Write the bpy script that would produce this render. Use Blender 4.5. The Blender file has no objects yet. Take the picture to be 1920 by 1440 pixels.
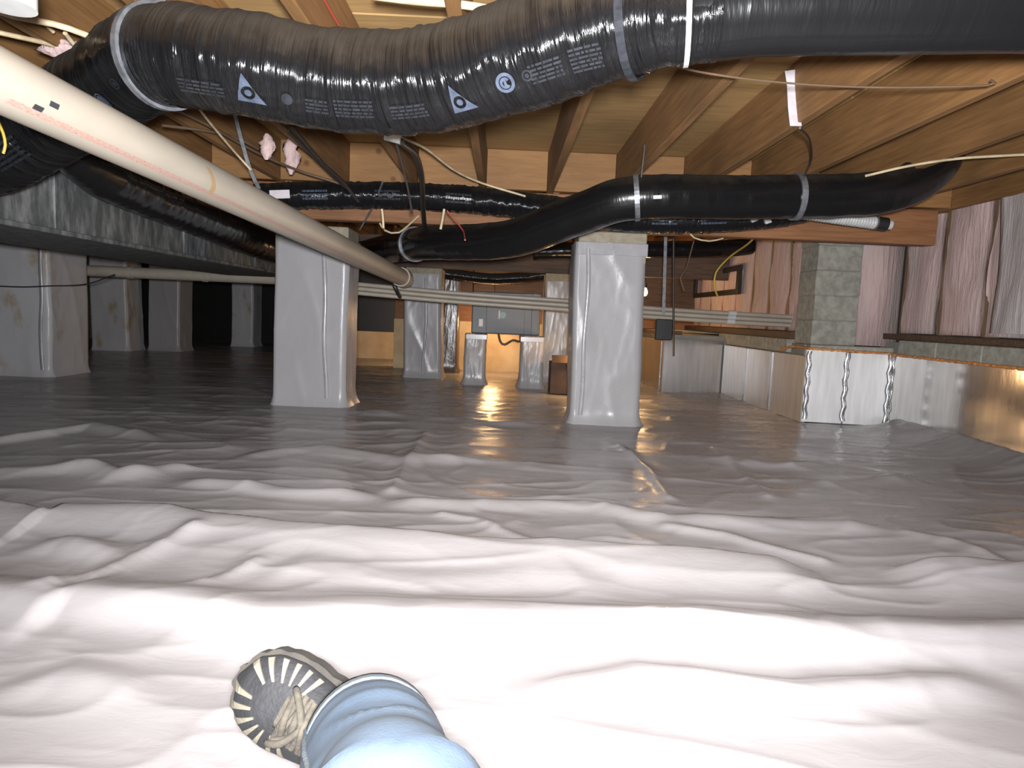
import bpy, math, random
import numpy as np
from mathutils import Vector, Matrix

random.seed(7)
SC = bpy.context.scene
COL = SC.collection

# ------------------------------------------------------------------ camera, world, light, exposure
FPX, CH = 1276.0, 0.656
PITCH, YAW, ROLL = math.radians(5.8), math.radians(1.0), math.radians(2.3)
CF = Vector((math.sin(YAW)*math.cos(PITCH), math.cos(YAW)*math.cos(PITCH), -math.sin(PITCH)))
_r0 = CF.cross(Vector((0, 0, 1))).normalized()
_u0 = _r0.cross(CF)
CR = math.cos(ROLL)*_r0 + math.sin(ROLL)*_u0
CU = math.cos(ROLL)*_u0 - math.sin(ROLL)*_r0
CC = Vector((0, 0, CH))
cam = bpy.data.cameras.new('camera')
cam.sensor_width = 36.0
cam.lens = 36.0*FPX/1920.0
cam.clip_start = 0.02
camo = bpy.data.objects.new('camera', cam)
COL.objects.link(camo)
camo.matrix_world = Matrix(((CR.x, CU.x, -CF.x, CC.x), (CR.y, CU.y, -CF.y, CC.y), (CR.z, CU.z, -CF.z, CC.z), (0, 0, 0, 1)))
SC.camera = camo

W = bpy.data.worlds.new('world')
SC.world = W
W.use_nodes = True
W.node_tree.nodes['Background'].inputs[0].default_value = (1.0, 0.9, 0.8, 1)
W.node_tree.nodes['Background'].inputs[1].default_value = 0.02

SC.view_settings.view_transform = 'Standard'
SC.view_settings.look = 'None'
SC.view_settings.gamma = 1.0
SC.view_settings.use_curve_mapping = False
SC.view_settings.exposure = 0.0


def lamp(name, loc, power, color, radius):
    l = bpy.data.lights.new(name, 'POINT')
    l.energy = power
    l.color = color
    l.shadow_soft_size = radius
    o = bpy.data.objects.new(name, l)
    o.location = loc
    COL.objects.link(o)
    return o


# the hand-held flash: a broad soft-edged beam from just behind and above the lens
fl = bpy.data.lights.new('hand_held_flash', 'SPOT')
fl.energy = 800
fl.color = (0.96, 0.97, 1.0)
fl.shadow_soft_size = 0.04
fl.spot_size = math.radians(140)
fl.spot_blend = 1.0
flo = bpy.data.objects.new('hand_held_flash', fl)
flo.location = (0.01, -0.07, 0.70)
flo.rotation_euler = (math.radians(90+8), 0, math.radians(-1))
COL.objects.link(flo)


def ray(u, v):
    return CF + CR*((u-960)/FPX) - CU*((v-720)/FPX)


def at(u, v, y):                       # the point at depth y seen at photo pixel u, v
    d = ray(u, v)
    return CC + d*(y/d.y)


def onz(u, v, z):
    d = ray(u, v)
    return CC + d*((z-CH)/d.z)


# ------------------------------------------------------------------ materials
def nodes_for(name):
    m = bpy.data.materials.new(name)
    m.use_nodes = True
    nt = m.node_tree
    return m, nt, nt.nodes['Principled BSDF']


def N(nt, t, **kw):
    n = nt.nodes.new(t)
    for k, v in kw.items():
        if k.startswith('i_'):
            key = k[2:]
            n.inputs[int(key) if key.isdigit() else key.replace('_', ' ')].default_value = v
        else:
            setattr(n, k, v)
    return n


def L(nt, a, b):
    nt.links.new(a, b)


def coords(nt, stretch=(1, 1, 1), rand=True, src='Object'):
    tc = N(nt, 'ShaderNodeTexCoord')
    mp = N(nt, 'ShaderNodeMapping')
    mp.inputs['Scale'].default_value = stretch
    if rand:
        oi = N(nt, 'ShaderNodeObjectInfo')
        ml = N(nt, 'ShaderNodeMath', operation='MULTIPLY', i_1=37.0)
        L(nt, oi.outputs['Random'], ml.inputs[0])
        ad = N(nt, 'ShaderNodeVectorMath', operation='ADD')
        L(nt, tc.outputs[src], ad.inputs[0])
        L(nt, ml.outputs[0], ad.inputs[1])
        L(nt, ad.outputs[0], mp.inputs['Vector'])
    else:
        L(nt, tc.outputs[src], mp.inputs['Vector'])
    return mp.outputs[0]


def ramp(nt, fac, stops):
    r = N(nt, 'ShaderNodeValToRGB')
    e = r.color_ramp.elements
    while len(e) < len(stops):
        e.new(0.5)
    for i, (p, c) in enumerate(stops):
        e[i].position = p
        e[i].color = (c[0], c[1], c[2], 1) if hasattr(c, '__len__') else (c, c, c, 1)
    L(nt, fac, r.inputs[0])
    return r.outputs[0]


def noise(nt, vec, scale, detail=4, rough=0.55, dist=0.0):
    n = N(nt, 'ShaderNodeTexNoise', i_Scale=scale, i_Detail=detail, i_Roughness=rough, i_Distortion=dist)
    L(nt, vec, n.inputs['Vector'])
    return n.outputs['Fac']


def bump(nt, b, h, strength, dist=0.01):
    n = N(nt, 'ShaderNodeBump', i_Strength=strength, i_Distance=dist)
    L(nt, h, n.inputs['Height'])
    L(nt, n.outputs[0], b.inputs['Normal'])
    return n


def mix(nt, fac, a, b):
    n = N(nt, 'ShaderNodeMix', data_type='RGBA')
    for sock, v in ((0, fac), (6, a), (7, b)):
        if hasattr(v, 'is_output'):
            L(nt, v, n.inputs[sock])
        else:
            n.inputs[sock].default_value = v if sock == 0 else (v[0], v[1], v[2], 1)
    return n.outputs[2]


def simple(name, c1, c2=None, scale=6, stretch=(1, 1, 1), rough=0.5, metal=0.0, bmp=0.0, bscale=60, lo=0.35, hi=0.65, bdist=0.004, r2=None, coat=0.0, emit=None):
    m, nt, b = nodes_for(name)
    v = coords(nt, stretch)
    c2 = c2 or tuple(x*0.75 for x in c1)
    f = noise(nt, v, scale)
    L(nt, ramp(nt, f, [(lo, c2), (hi, c1)]), b.inputs['Base Color'])
    b.inputs['Metallic'].default_value = metal
    if r2 is None:
        b.inputs['Roughness'].default_value = rough
    else:
        L(nt, ramp(nt, f, [(lo, r2), (hi, rough)]), b.inputs['Roughness'])
    b.inputs['Coat Weight'].default_value = coat
    if bmp:
        bump(nt, b, noise(nt, v, bscale), bmp, bdist)
    if emit:
        b.inputs['Emission Color'].default_value = (emit[0], emit[1], emit[2], 1)
        b.inputs['Emission Strength'].default_value = emit[3]
    return m


def wood(name, base, dark, stretch, knots=0.0, rough=0.7, gscale=9):
    m, nt, b = nodes_for(name)
    v = coords(nt, stretch)
    f = noise(nt, v, gscale, 6, 0.6, 0.6)
    col = ramp(nt, f, [(0.3, dark), (0.5, tuple(0.5*(a+c) for a, c in zip(base, dark))), (0.68, base)])
    v2 = coords(nt, (1, 1, 1))
    big = noise(nt, v2, 1.6, 2)
    shade = ramp(nt, big, [(0.3, (0.72, 0.70, 0.66)), (0.7, (1.08, 1.04, 1.0))])
    mm = N(nt, 'ShaderNodeMix', data_type='RGBA', blend_type='MULTIPLY')
    mm.inputs[0].default_value = 1.0
    L(nt, col, mm.inputs[6])
    L(nt, shade, mm.inputs[7])
    out = mm.outputs[2]
    if knots:
        vo = N(nt, 'ShaderNodeTexVoronoi', i_Scale=6.0)
        L(nt, v2, vo.inputs['Vector'])
        k = ramp(nt, vo.outputs['Distance'], [(0.06, 1.0), (0.14, 0.0)])
        out = mix(nt, k, out, (0.13, 0.05, 0.015))
    L(nt, out, b.inputs['Base Color'])
    b.inputs['Roughness'].default_value = rough
    bump(nt, b, f, 0.25, 0.004)
    return m


MAT = {}
MAT['joist'] = wood('joist_wood', (0.265, 0.140, 0.050), (0.165, 0.080, 0.027), (6, 0.35, 6), 0.0)
MAT['blocking'] = wood('blocking_wood', (0.29, 0.155, 0.055), (0.225, 0.112, 0.038), (0.6, 6, 6), 1.0)
MAT['subfloor'] = wood('subfloor_wood', (0.44, 0.285, 0.118), (0.32, 0.195, 0.078), (0.5, 5, 5), 0.0, gscale=7)
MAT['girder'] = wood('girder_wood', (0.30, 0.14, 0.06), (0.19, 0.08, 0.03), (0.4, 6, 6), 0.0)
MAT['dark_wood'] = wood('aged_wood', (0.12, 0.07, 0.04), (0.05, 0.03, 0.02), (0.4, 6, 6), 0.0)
MAT['stud'] = wood('stud_wood', (0.24, 0.16, 0.10), (0.13, 0.085, 0.05), (6, 6, 0.5), 0.0)
MAT['block'] = simple('concrete_block', (0.33, 0.32, 0.27), (0.22, 0.215, 0.18), 22, rough=0.95, bmp=0.5, bscale=120)
MAT['block_pale'] = simple('pale_concrete_block', (0.33, 0.29, 0.215), (0.25, 0.215, 0.155), 22, rough=0.95, bmp=0.5, bscale=120)
MAT['mortar'] = simple('mortar', (0.25, 0.24, 0.21), rough=0.95)
MAT['foam'] = simple('orange_foam', (0.62, 0.27, 0.08), (0.42, 0.15, 0.04), 40, rough=0.8, bmp=0.6, bscale=80)
MAT['cream_wall'] = simple('cream_wall', (0.62, 0.48, 0.30), (0.45, 0.31, 0.16), 3, rough=0.8, bmp=0.2)
MAT['steel'] = simple('strap_steel', (0.26, 0.27, 0.285), (0.15, 0.155, 0.17), 30, rough=0.4, metal=0.6)
MAT['white_plastic'] = simple('white_plastic', (0.46, 0.46, 0.45), (0.40, 0.40, 0.39), 20, rough=0.4)
MAT['paper'] = simple('white_paper', (0.62, 0.58, 0.60), (0.5, 0.46, 0.48), 14, rough=0.8)
MAT['romex'] = simple('cream_cable', (0.52, 0.42, 0.27), (0.36, 0.28, 0.17), 20, rough=0.5)
MAT['dark_cable'] = simple('dark_cable', (0.03, 0.025, 0.022), rough=0.45)
MAT['brown_cable'] = simple('brown_cable', (0.12, 0.075, 0.045), rough=0.5)
MAT['yellow_cable'] = simple('yellow_cable', (0.50, 0.36, 0.05), rough=0.5)
MAT['red_cable'] = simple('red_cable', (0.30, 0.05, 0.035), rough=0.5)
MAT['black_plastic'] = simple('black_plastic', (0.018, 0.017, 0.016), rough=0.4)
MAT['print_blue'] = simple('printed_grey_blue_ink', (0.062, 0.075, 0.108), (0.035, 0.043, 0.063), 40, rough=0.3)
MAT['print_dim'] = simple('printed_dim_ink', (0.020, 0.022, 0.027), (0.011, 0.012, 0.015), 60, rough=0.3)
MAT['mark_black'] = simple('black_marker', (0.03, 0.03, 0.035), rough=0.6)
MAT['handler'] = simple('grey_enamel', (0.13, 0.14, 0.15), (0.10, 0.11, 0.12), 5, rough=0.5)
MAT['green_sticker'] = simple('green_sticker', (0.04, 0.17, 0.12), (0.02, 0.09, 0.07), 60, rough=0.4)
MAT['cardboard'] = simple('cardboard', (0.10, 0.06, 0.04), (0.07, 0.04, 0.025), 8, rough=0.9)
MAT['bulb'] = simple('lit_bulb', (1, 0.8, 0.5), rough=0.4, emit=(1.0, 0.55, 0.2, 9.0))
MAT['boot'] = simple('boot_upper', (0.012, 0.012, 0.0135), (0.008, 0.008, 0.009), 25, rough=0.75, bmp=0.4, bscale=150)
MAT['boot_sole'] = simple('boot_sole', (0.030, 0.025, 0.018), (0.017, 0.014, 0.011), 40, rough=0.9, bmp=0.3)
MAT['boot_stripe'] = simple('boot_stripe', (0.14, 0.125, 0.09), (0.11, 0.095, 0.07), 40, rough=0.8)
MAT['lace'] = simple('dusty_lace', (0.065, 0.055, 0.041), (0.036, 0.030, 0.022), 60, rough=0.95, bmp=0.4, bscale=200)
MAT['hem'] = simple('denim_hem', (0.075, 0.085, 0.09), (0.045, 0.06, 0.075), 60, rough=0.9, bmp=0.4, bscale=200)


def m_denim():
    m, nt, b = nodes_for('faded_denim')
    v = coords(nt, (1, 1, 1), False)
    f = noise(nt, v, 11, 5)
    c = ramp(nt, f, [(0.3, (0.023, 0.037, 0.056)), (0.5, (0.032, 0.049, 0.072)), (0.72, (0.043, 0.063, 0.088))])
    L(nt, c, b.inputs['Base Color'])
    b.inputs['Roughness'].default_value = 0.9
    bump(nt, b, noise(nt, v, 300, 2), 0.2, 0.002)
    return m


MAT['denim'] = m_denim()


def m_sheet(name, c_hi, c_lo, rough_lo, rough_hi, bs=28, bstr=0.25, stretch=(1, 1, 1), stain=None):
    m, nt, b = nodes_for(name)
    v = coords(nt, stretch)
    f = noise(nt, v, 2.2, 5)
    c = ramp(nt, f, [(0.3, c_lo), (0.7, c_hi)])
    if stain:
        s = ramp(nt, noise(nt, v, 5.0, 6), [(0.58, 0.0), (0.70, 1.0)])
        c = mix(nt, s, c, stain)
    L(nt, c, b.inputs['Base Color'])
    L(nt, ramp(nt, noise(nt, v, 6, 4), [(0.3, rough_lo), (0.7, rough_hi)]), b.inputs['Roughness'])
    n1 = noise(nt, v, bs, 5, 0.6, 0.8)
    bump(nt, b, n1, bstr, 0.01)
    b.inputs['Specular IOR Level'].default_value = 0.5
    return m


MAT['liner'] = m_sheet('vapour_barrier_sheet', (0.345, 0.325, 0.325), (0.30, 0.28, 0.28), 0.22, 0.36, 14, 0.14, (0.55, 1.3, 1))
MAT['wrap'] = m_sheet('pier_wrap_sheet', (0.345, 0.335, 0.34), (0.31, 0.30, 0.305), 0.24, 0.34, 9, 0.13, (1, 1, 0.6))
MAT['wrap_dirty'] = m_sheet('stained_pier_wrap_sheet', (0.50, 0.49, 0.495), (0.43, 0.42, 0.425), 0.28, 0.4, 12, 0.25, (1, 1, 0.6), (0.36, 0.30, 0.22))
MAT['wrap_brown'] = m_sheet('brown_pier_wrap_sheet', (0.10, 0.075, 0.06), (0.06, 0.045, 0.04), 0.2, 0.3, 12, 0.4, (1, 1, 0.6))
for k in ('wrap', 'wrap_dirty'):
    MAT[k].node_tree.nodes['Principled BSDF'].inputs['Specular IOR Level'].default_value = 0.28
MAT['tape'] = simple('seam_tape', (0.36, 0.35, 0.36), (0.30, 0.29, 0.30), 12, rough=0.22)


def m_foil(name, c, rough, bstr=0.15):
    m, nt, b = nodes_for(name)
    v = coords(nt, (5, 5, 0.6))
    f = noise(nt, v, 5, 4)
    L(nt, ramp(nt, f, [(0.3, tuple(x*0.8 for x in c)), (0.7, c)]), b.inputs['Base Color'])
    b.inputs['Metallic'].default_value = 0.85
    b.inputs['Roughness'].default_value = rough
    bump(nt, b, noise(nt, coords(nt, (1, 1, 0.4)), 14, 4), bstr, 0.01)
    return m


MAT['foil'] = m_foil('foil_facing', (0.56, 0.56, 0.58), 0.28, 0.1)
MAT['foil_dull'] = m_foil('dull_foil_facing', (0.88, 0.87, 0.86), 0.44, 0.15)
MAT['foil_dull'].node_tree.nodes['Principled BSDF'].inputs['Metallic'].default_value = 0.4
MAT['foil_mid'] = m_foil('brushed_foil_facing', (0.60, 0.58, 0.55), 0.38, 0.1)
MAT['foil_mid'].node_tree.nodes['Principled BSDF'].inputs['Metallic'].default_value = 0.6
MAT['foil_mirror'] = m_foil('smooth_foil_facing', (0.50, 0.485, 0.47), 0.13, 0.06)
MAT['foil_tape'] = m_foil('foil_tape', (0.62, 0.62, 0.64), 0.22, 0.3)


def m_duct(name, base, dust, rough, freq, bstr, dust_lo=0.35, dust_hi=0.75):
    m, nt, b = nodes_for(name)
    tc = N(nt, 'ShaderNodeTexCoord')
    mp = N(nt, 'ShaderNodeMapping')
    mp.inputs['Scale'].default_value = (2.2, freq, 1)
    L(nt, tc.outputs['UV'], mp.inputs['Vector'])
    n1 = noise(nt, mp.outputs[0], 1.0, 4, 0.6, 0.5)
    geo = N(nt, 'ShaderNodeNewGeometry')
    sp = N(nt, 'ShaderNodeSeparateXYZ')
    L(nt, geo.outputs['Normal'], sp.inputs[0])
    n2 = noise(nt, coords(nt, (1, 1, 1), False), 18, 5)
    ad = N(nt, 'ShaderNodeMath', operation='MULTIPLY_ADD', i_1=0.55, i_2=-0.27)
    L(nt, n2, ad.inputs[0])
    sm = N(nt, 'ShaderNodeMath', operation='ADD')
    L(nt, sp.outputs['Z'], sm.inputs[0])
    L(nt, ad.outputs[0], sm.inputs[1])
    mr = N(nt, 'ShaderNodeMapRange', i_1=dust_lo, i_2=dust_hi)
    L(nt, sm.outputs[0], mr.inputs[0])
    L(nt, mix(nt, mr.outputs[0], base, dust), b.inputs['Base Color'])
    rr = N(nt, 'ShaderNodeMapRange', i_3=rough, i_4=0.9)
    L(nt, mr.outputs[0], rr.inputs[0])
    L(nt, rr.outputs[0], b.inputs['Roughness'])
    b.inputs['Specular IOR Level'].default_value = 0.38
    bump(nt, b, n1, bstr, 0.012)
    return m


MAT['duct'] = m_duct('duct_jacket', (0.006, 0.006, 0.0065), (0.022, 0.016, 0.010), 0.15, 60, 0.8, 0.0, 0.6)
MAT['duct_clean'] = m_duct('duct_jacket_clean', (0.006, 0.006, 0.0065), (0.02, 0.016, 0.012), 0.22, 26, 0.2, 0.45, 0.95)
MAT['duct_crinkle'] = m_duct('duct_jacket_crinkled', (0.007, 0.007, 0.008), (0.02, 0.016, 0.012), 0.14, 60, 1.0, 0.45, 0.95)


def m_trunk():
    m, nt, b = nodes_for('dusty_sheet_metal')
    f = noise(nt, coords(nt, (3, 3, 0.9), False), 7, 6, 0.65)
    L(nt, ramp(nt, f, [(0.32, (0.045, 0.05, 0.05)), (0.5, (0.095, 0.102, 0.102)), (0.7, (0.22, 0.225, 0.22))]), b.inputs['Base Color'])
    b.inputs['Roughness'].default_value = 0.6
    b.inputs['Metallic'].default_value = 0.25
    bump(nt, b, f, 0.2, 0.004)
    return m


MAT['trunk'] = m_trunk()


def m_pvc(name, c):
    m, nt, b = nodes_for(name)
    v = coords(nt, (3, 1, 3), True)
    L(nt, ramp(nt, noise(nt, v, 3, 5), [(0.3, tuple(x*0.86 for x in c)), (0.6, c)]), b.inputs['Base Color'])
    b.inputs['Roughness'].default_value = 0.42
    return m


MAT['pvc'] = m_pvc('pvc_cream', (0.33, 0.29, 0.235))
MAT['pvc_old'] = m_pvc('pvc_dusty', (0.36, 0.32, 0.26))
MAT['stain'] = simple('brown_drip_stain', (0.36, 0.24, 0.12), rough=0.6)


def m_redprint():
    m, nt, b = nodes_for('faded_red_print')
    tc = N(nt, 'ShaderNodeTexCoord')
    mp = N(nt, 'ShaderNodeMapping')
    mp.inputs['Scale'].default_value = (150, 95, 1)
    L(nt, tc.outputs['UV'], mp.inputs['Vector'])
    f = noise(nt, mp.outputs[0], 1.0, 3, 0.7)
    L(nt, ramp(nt, f, [(0.47, (0.33, 0.27, 0.215)), (0.55, (0.34, 0.15, 0.13))]), b.inputs['Base Color'])
    b.inputs['Roughness'].default_value = 0.45
    return m


MAT['redprint'] = m_redprint()


def m_pink(name, a, bcol, c):
    m, nt, b = nodes_for(name)
    v = coords(nt, (9, 9, 0.8))
    f = noise(nt, v, 5, 6, 0.7)
    big = noise(nt, coords(nt, (3, 3, 0.5)), 2.2, 3)
    col = ramp(nt, f, [(0.32, bcol), (0.62, a)])
    L(nt, mix(nt, ramp(nt, big, [(0.5, 0.0), (0.66, 0.8)]), col, c), b.inputs['Base Color'])
    b.inputs['Roughness'].default_value = 1.0
    bump(nt, b, f, 0.8, 0.02)
    return m


MAT['pink'] = m_pink('pink_fibreglass', (0.66, 0.49, 0.465), (0.50, 0.355, 0.335), (0.56, 0.48, 0.43))
MAT['pink_pale'] = m_pink('pale_fibreglass', (0.55, 0.50, 0.49), (0.38, 0.33, 0.32), (0.45, 0.40, 0.37))


# ------------------------------------------------------------------ mesh helpers
ORG = {}


class MB:
    def __init__(s):
        s.v, s.f, s.uv, s.sm = [], [], {}, []

    def add(s, verts, faces, smooth=False, uvs=None):
        o = len(s.v)
        s.v.extend([tuple(p) for p in verts])
        for i, f in enumerate(faces):
            if uvs:
                s.uv[len(s.f)] = uvs[i]
            s.f.append(tuple(o+k for k in f))
            s.sm.append(smooth)
        return s

    def box(s, lo, hi, ch=0.0):
        x0, y0, z0 = lo
        x1, y1, z1 = hi
        if ch <= 0:
            P = [(x0, y0, z0), (x1, y0, z0), (x1, y1, z0), (x0, y1, z0), (x0, y0, z1), (x1, y0, z1), (x1, y1, z1), (x0, y1, z1)]
            return s.add(P, [(0, 3, 2, 1), (4, 5, 6, 7), (0, 1, 5, 4), (1, 2, 6, 5), (2, 3, 7, 6), (3, 0, 4, 7)])
        rings = []
        for z, i in ((z0, ch), (z0+ch, 0), (z1-ch, 0), (z1, ch)):
            c = ch
            a, b_, c_, d = x0+i, x1-i, y0+i, y1-i
            rings.append([(a+c, c_, z), (b_-c, c_, z), (b_, c_+c, z), (b_, d-c, z), (b_-c, d, z), (a+c, d, z), (a, d-c, z), (a, c_+c, z)])
        P = [p for r in rings for p in r]
        F = [tuple(range(7, -1, -1)), tuple(range(24, 32))]
        for k in range(3):
            for j in range(8):
                F.append((k*8+j, k*8+(j+1) % 8, (k+1)*8+(j+1) % 8, (k+1)*8+j))
        return s.add(P, F)

    def obox(s, c, ax, ay, az):
        c, ax, ay, az = Vector(c), Vector(ax), Vector(ay), Vector(az)
        P = [c+i*ax+j*ay+k*az for k in (-1, 1) for (i, j) in ((-1, -1), (1, -1), (1, 1), (-1, 1))]
        return s.add(P, [(0, 3, 2, 1), (4, 5, 6, 7), (0, 1, 5, 4), (1, 2, 6, 5), (2, 3, 7, 6), (3, 0, 4, 7)])

    def rings(s, R, closed=True, caps=(True, True), smooth=True, uvs=None):
        n = len(R[0])
        P = [p for r in R for p in r]
        F, U = [], []
        for k in range(len(R)-1):
            for j in range(n if closed else n-1):
                j2 = (j+1) % n
                F.append((k*n+j, k*n+j2, (k+1)*n+j2, (k+1)*n+j))
                if uvs:
                    U.append([(j/n, uvs[k]), ((j+1)/n, uvs[k]), ((j+1)/n, uvs[k+1]), (j/n, uvs[k+1])])
        s.add(P, F, smooth, U or None)
        if caps[0]:
            s.add(R[0], [tuple(range(n-1, -1, -1))])
        if caps[1]:
            s.add(R[-1], [tuple(range(n))])
        return s

    def tube(s, pts, r, n=12, caps=(True, True), ripple=None):
        fr = frames(pts)
        R, ss, acc = [], [], 0.0
        for i, (p, t, a, b) in enumerate(fr):
            if i:
                acc += (p-fr[i-1][0]).length
            rr = r(i/(len(fr)-1)) if callable(r) else r
            ring = []
            for j in range(n):
                th = 2*math.pi*j/n
                q = float(rr)*(1+(float(ripple(th, acc)) if ripple else 0.0))
                ring.append(p+q*(math.cos(th)*a+math.sin(th)*b))
            R.append(ring)
            ss.append(acc)
        return s.rings(R, True, caps, True, ss)

    def build(s, name, mat, parent=None, origin=None, share=None):
        org = ORG.get(parent.name, Vector((0, 0, 0))) if parent else Vector(origin or (0, 0, 0))
        me = bpy.data.meshes.new(name)
        me.from_pydata([(p[0]-org.x, p[1]-org.y, p[2]-org.z) for p in s.v], [], s.f)
        me.polygons.foreach_set('use_smooth', s.sm)
        if s.uv:
            ul = me.uv_layers.new(name='UVMap')
            for i, p in enumerate(me.polygons):
                if i in s.uv:
                    for li, uv in zip(p.loop_indices, s.uv[i]):
                        ul.data[li].uv = uv
        me.materials.append(MAT[mat] if isinstance(mat, str) else mat)
        me.update()
        o = bpy.data.objects.new(name, me)
        COL.objects.link(o)
        if parent:
            o.parent = parent
        else:
            o.location = org
        ORG[o.name] = org
        return o


def frames(pts):
    pts = [Vector(p) for p in pts]
    T = []
    for i in range(len(pts)):
        T.append((pts[min(i+1, len(pts)-1)]-pts[max(i-1, 0)]).normalized())
    up = Vector((0, 0, 1)) if abs(T[0].z) < 0.9 else Vector((0, 1, 0))
    a = (up-T[0]*up.dot(T[0])).normalized()
    out = []
    for p, t in zip(pts, T):
        a = (a-t*a.dot(t)).normalized()
        out.append((p, t, a, t.cross(a)))
    return out


def spline(P, step):
    P = [Vector(p) for p in P]
    if len(P) == 2:
        k = max(2, int((P[1]-P[0]).length/step))
        return [P[0].lerp(P[1], i/k) for i in range(k+1)]
    E = [2*P[0]-P[1]]+P+[2*P[-1]-P[-2]]
    out = []
    for i in range(1, len(E)-2):
        p0, p1, p2, p3 = E[i-1:i+3]
        k = max(2, int((p2-p1).length/step))
        for j in range(k):
            t = j/k
            out.append(0.5*((2*p1)+(-p0+p2)*t+(2*p0-5*p1+4*p2-p3)*t*t+(-p0+3*p1-3*p2+p3)*t**3))
    out.append(P[-1])
    return out


def empty(name, loc, label, cat, group=None):
    o = bpy.data.objects.new(name, None)
    o.empty_display_size = 0.1
    o.location = loc
    COL.objects.link(o)
    ORG[o.name] = Vector(loc)
    return tag(o, label, cat, group)


def tag(o, label, cat, group=None):
    o['label'] = label
    o['category'] = cat
    if group:
        o['group'] = group
    return o


def struct(o):
    o['kind'] = 'structure'
    return o


def plabel(o, t):
    o['label'] = t
    return o


def copy_at(o, parent, dloc):
    c = o.copy()
    COL.objects.link(c)
    c.parent = parent
    c.location = Vector(o.location)+Vector(dloc)
    return c


# value noise for geometry
_rng = np.random.default_rng(11)
_LAT = _rng.random((256, 256))


def vnoise(x, y):
    x = np.asarray(x, float)
    y = np.asarray(y, float)
    xi, yi = np.floor(x).astype(int), np.floor(y).astype(int)
    fx, fy = x-xi, y-yi
    fx, fy = fx*fx*fx*(fx*(fx*6-15)+10), fy*fy*fy*(fy*(fy*6-15)+10)
    g = lambda a, b: _LAT[a % 256, b % 256]
    return (g(xi, yi)*(1-fx)+g(xi+1, yi)*fx)*(1-fy)+(g(xi, yi+1)*(1-fx)+g(xi+1, yi+1)*fx)*fy


def ridged(x, y):
    return 1-np.abs(2*vnoise(x, y)-1)


# ------------------------------------------------------------------ floor: the wrinkled vapour barrier
FOLDS = [  # photo polyline, height, near width, far width
    ([(-200, 940), (0, 945), (80, 962), (110, 950), (300, 950), (520, 985), (750, 1003), (960, 1015), (1300, 1030), (1560, 1046)], 0.042, 0.13, 0.035),
    ([(1640, 1046), (1780, 1050), (1920, 1058), (2200, 1075)], 0.034, 0.12, 0.035),
    ([(-200, 1085), (0, 1095), (95, 1112), (150, 1095), (330, 1112), (480, 1138), (700, 1140), (960, 1147), (1300, 1158), (1920, 1182), (2300, 1200)], 0.046, 0.07, 0.12),
    ([(700, 925), (850, 930), (1100, 938), (1260, 965), (1450, 970), (1700, 985)], 0.020, 0.06, 0.04),
    ([(310, 890), (560, 912), (730, 920), (800, 812)], 0.018, 0.05, 0.04),
    ([(-100, 830), (0, 806), (70, 786), (180, 795), (310, 815)], 0.022, 0.08, 0.05),
    ([(100, 850), (210, 885), (330, 870), (420, 860)], 0.018, 0.08, 0.05),
    ([(1290, 855), (1500, 870), (1560, 860)], 0.015, 0.07, 0.05),
    ([(1500, 905), (1700, 890), (1760, 900)], 0.016, 0.07, 0.05),
    ([(0, 1020), (120, 1010), (230, 1030), (330, 1000)], 0.022, 0.05, 0.05),
    ([(420, 1090), (560, 1065), (800, 1085), (1000, 1075), (1200, 1100)], 0.010, 0.06, 0.06),
    ([(900, 1290), (1200, 1255), (1500, 1290), (1920, 1265)], 0.022, 0.05, 0.05),
    ([(-100, 1290), (120, 1250), (330, 1290)], 0.014, 0.05, 0.05),
    ([(-100, 880), (150, 872), (330, 885)], 0.016, 0.06, 0.05),
    ([(420, 850), (600, 838), (760, 860), (960, 852)], 0.014, 0.07, 0.06),
    ([(680, 765), (800, 780), (1060, 800)], 0.012, 0.07, 0.06),
]
DIAG = [([(1160, 835), (1215, 880), (1255, 935)], 0.012, 0.025), ([(1340, 840), (1370, 870), (1440, 935)], 0.012, 0.03), ([(735, 918), (800, 812)], 0.014, 0.03), ([(830, 960), (900, 970), (990, 1010)], 0.010, 0.025), ([(1250, 985), (1360, 1000), (1540, 1044)], 0.012, 0.03), ([(100, 1120), (250, 1050), (360, 1010)], 0.018, 0.035), ([(380, 1105), (480, 1060)], 0.012, 0.03), ([(1700, 1000), (1800, 1020), (1880, 1050)], 0.010, 0.03)]


def seg_dist(X, Y, P):
    best = np.full(X.shape, 9.0)
    for (ax, ay), (bx, by) in zip(P[:-1], P[1:]):
        dx, dy = bx-ax, by-ay
        t = np.clip(((X-ax)*dx+(Y-ay)*dy)/(dx*dx+dy*dy), 0, 1)
        best = np.minimum(best, np.hypot(X-ax-t*dx, Y-ay-t*dy))
    return best


PIERS_XY = []


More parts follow.
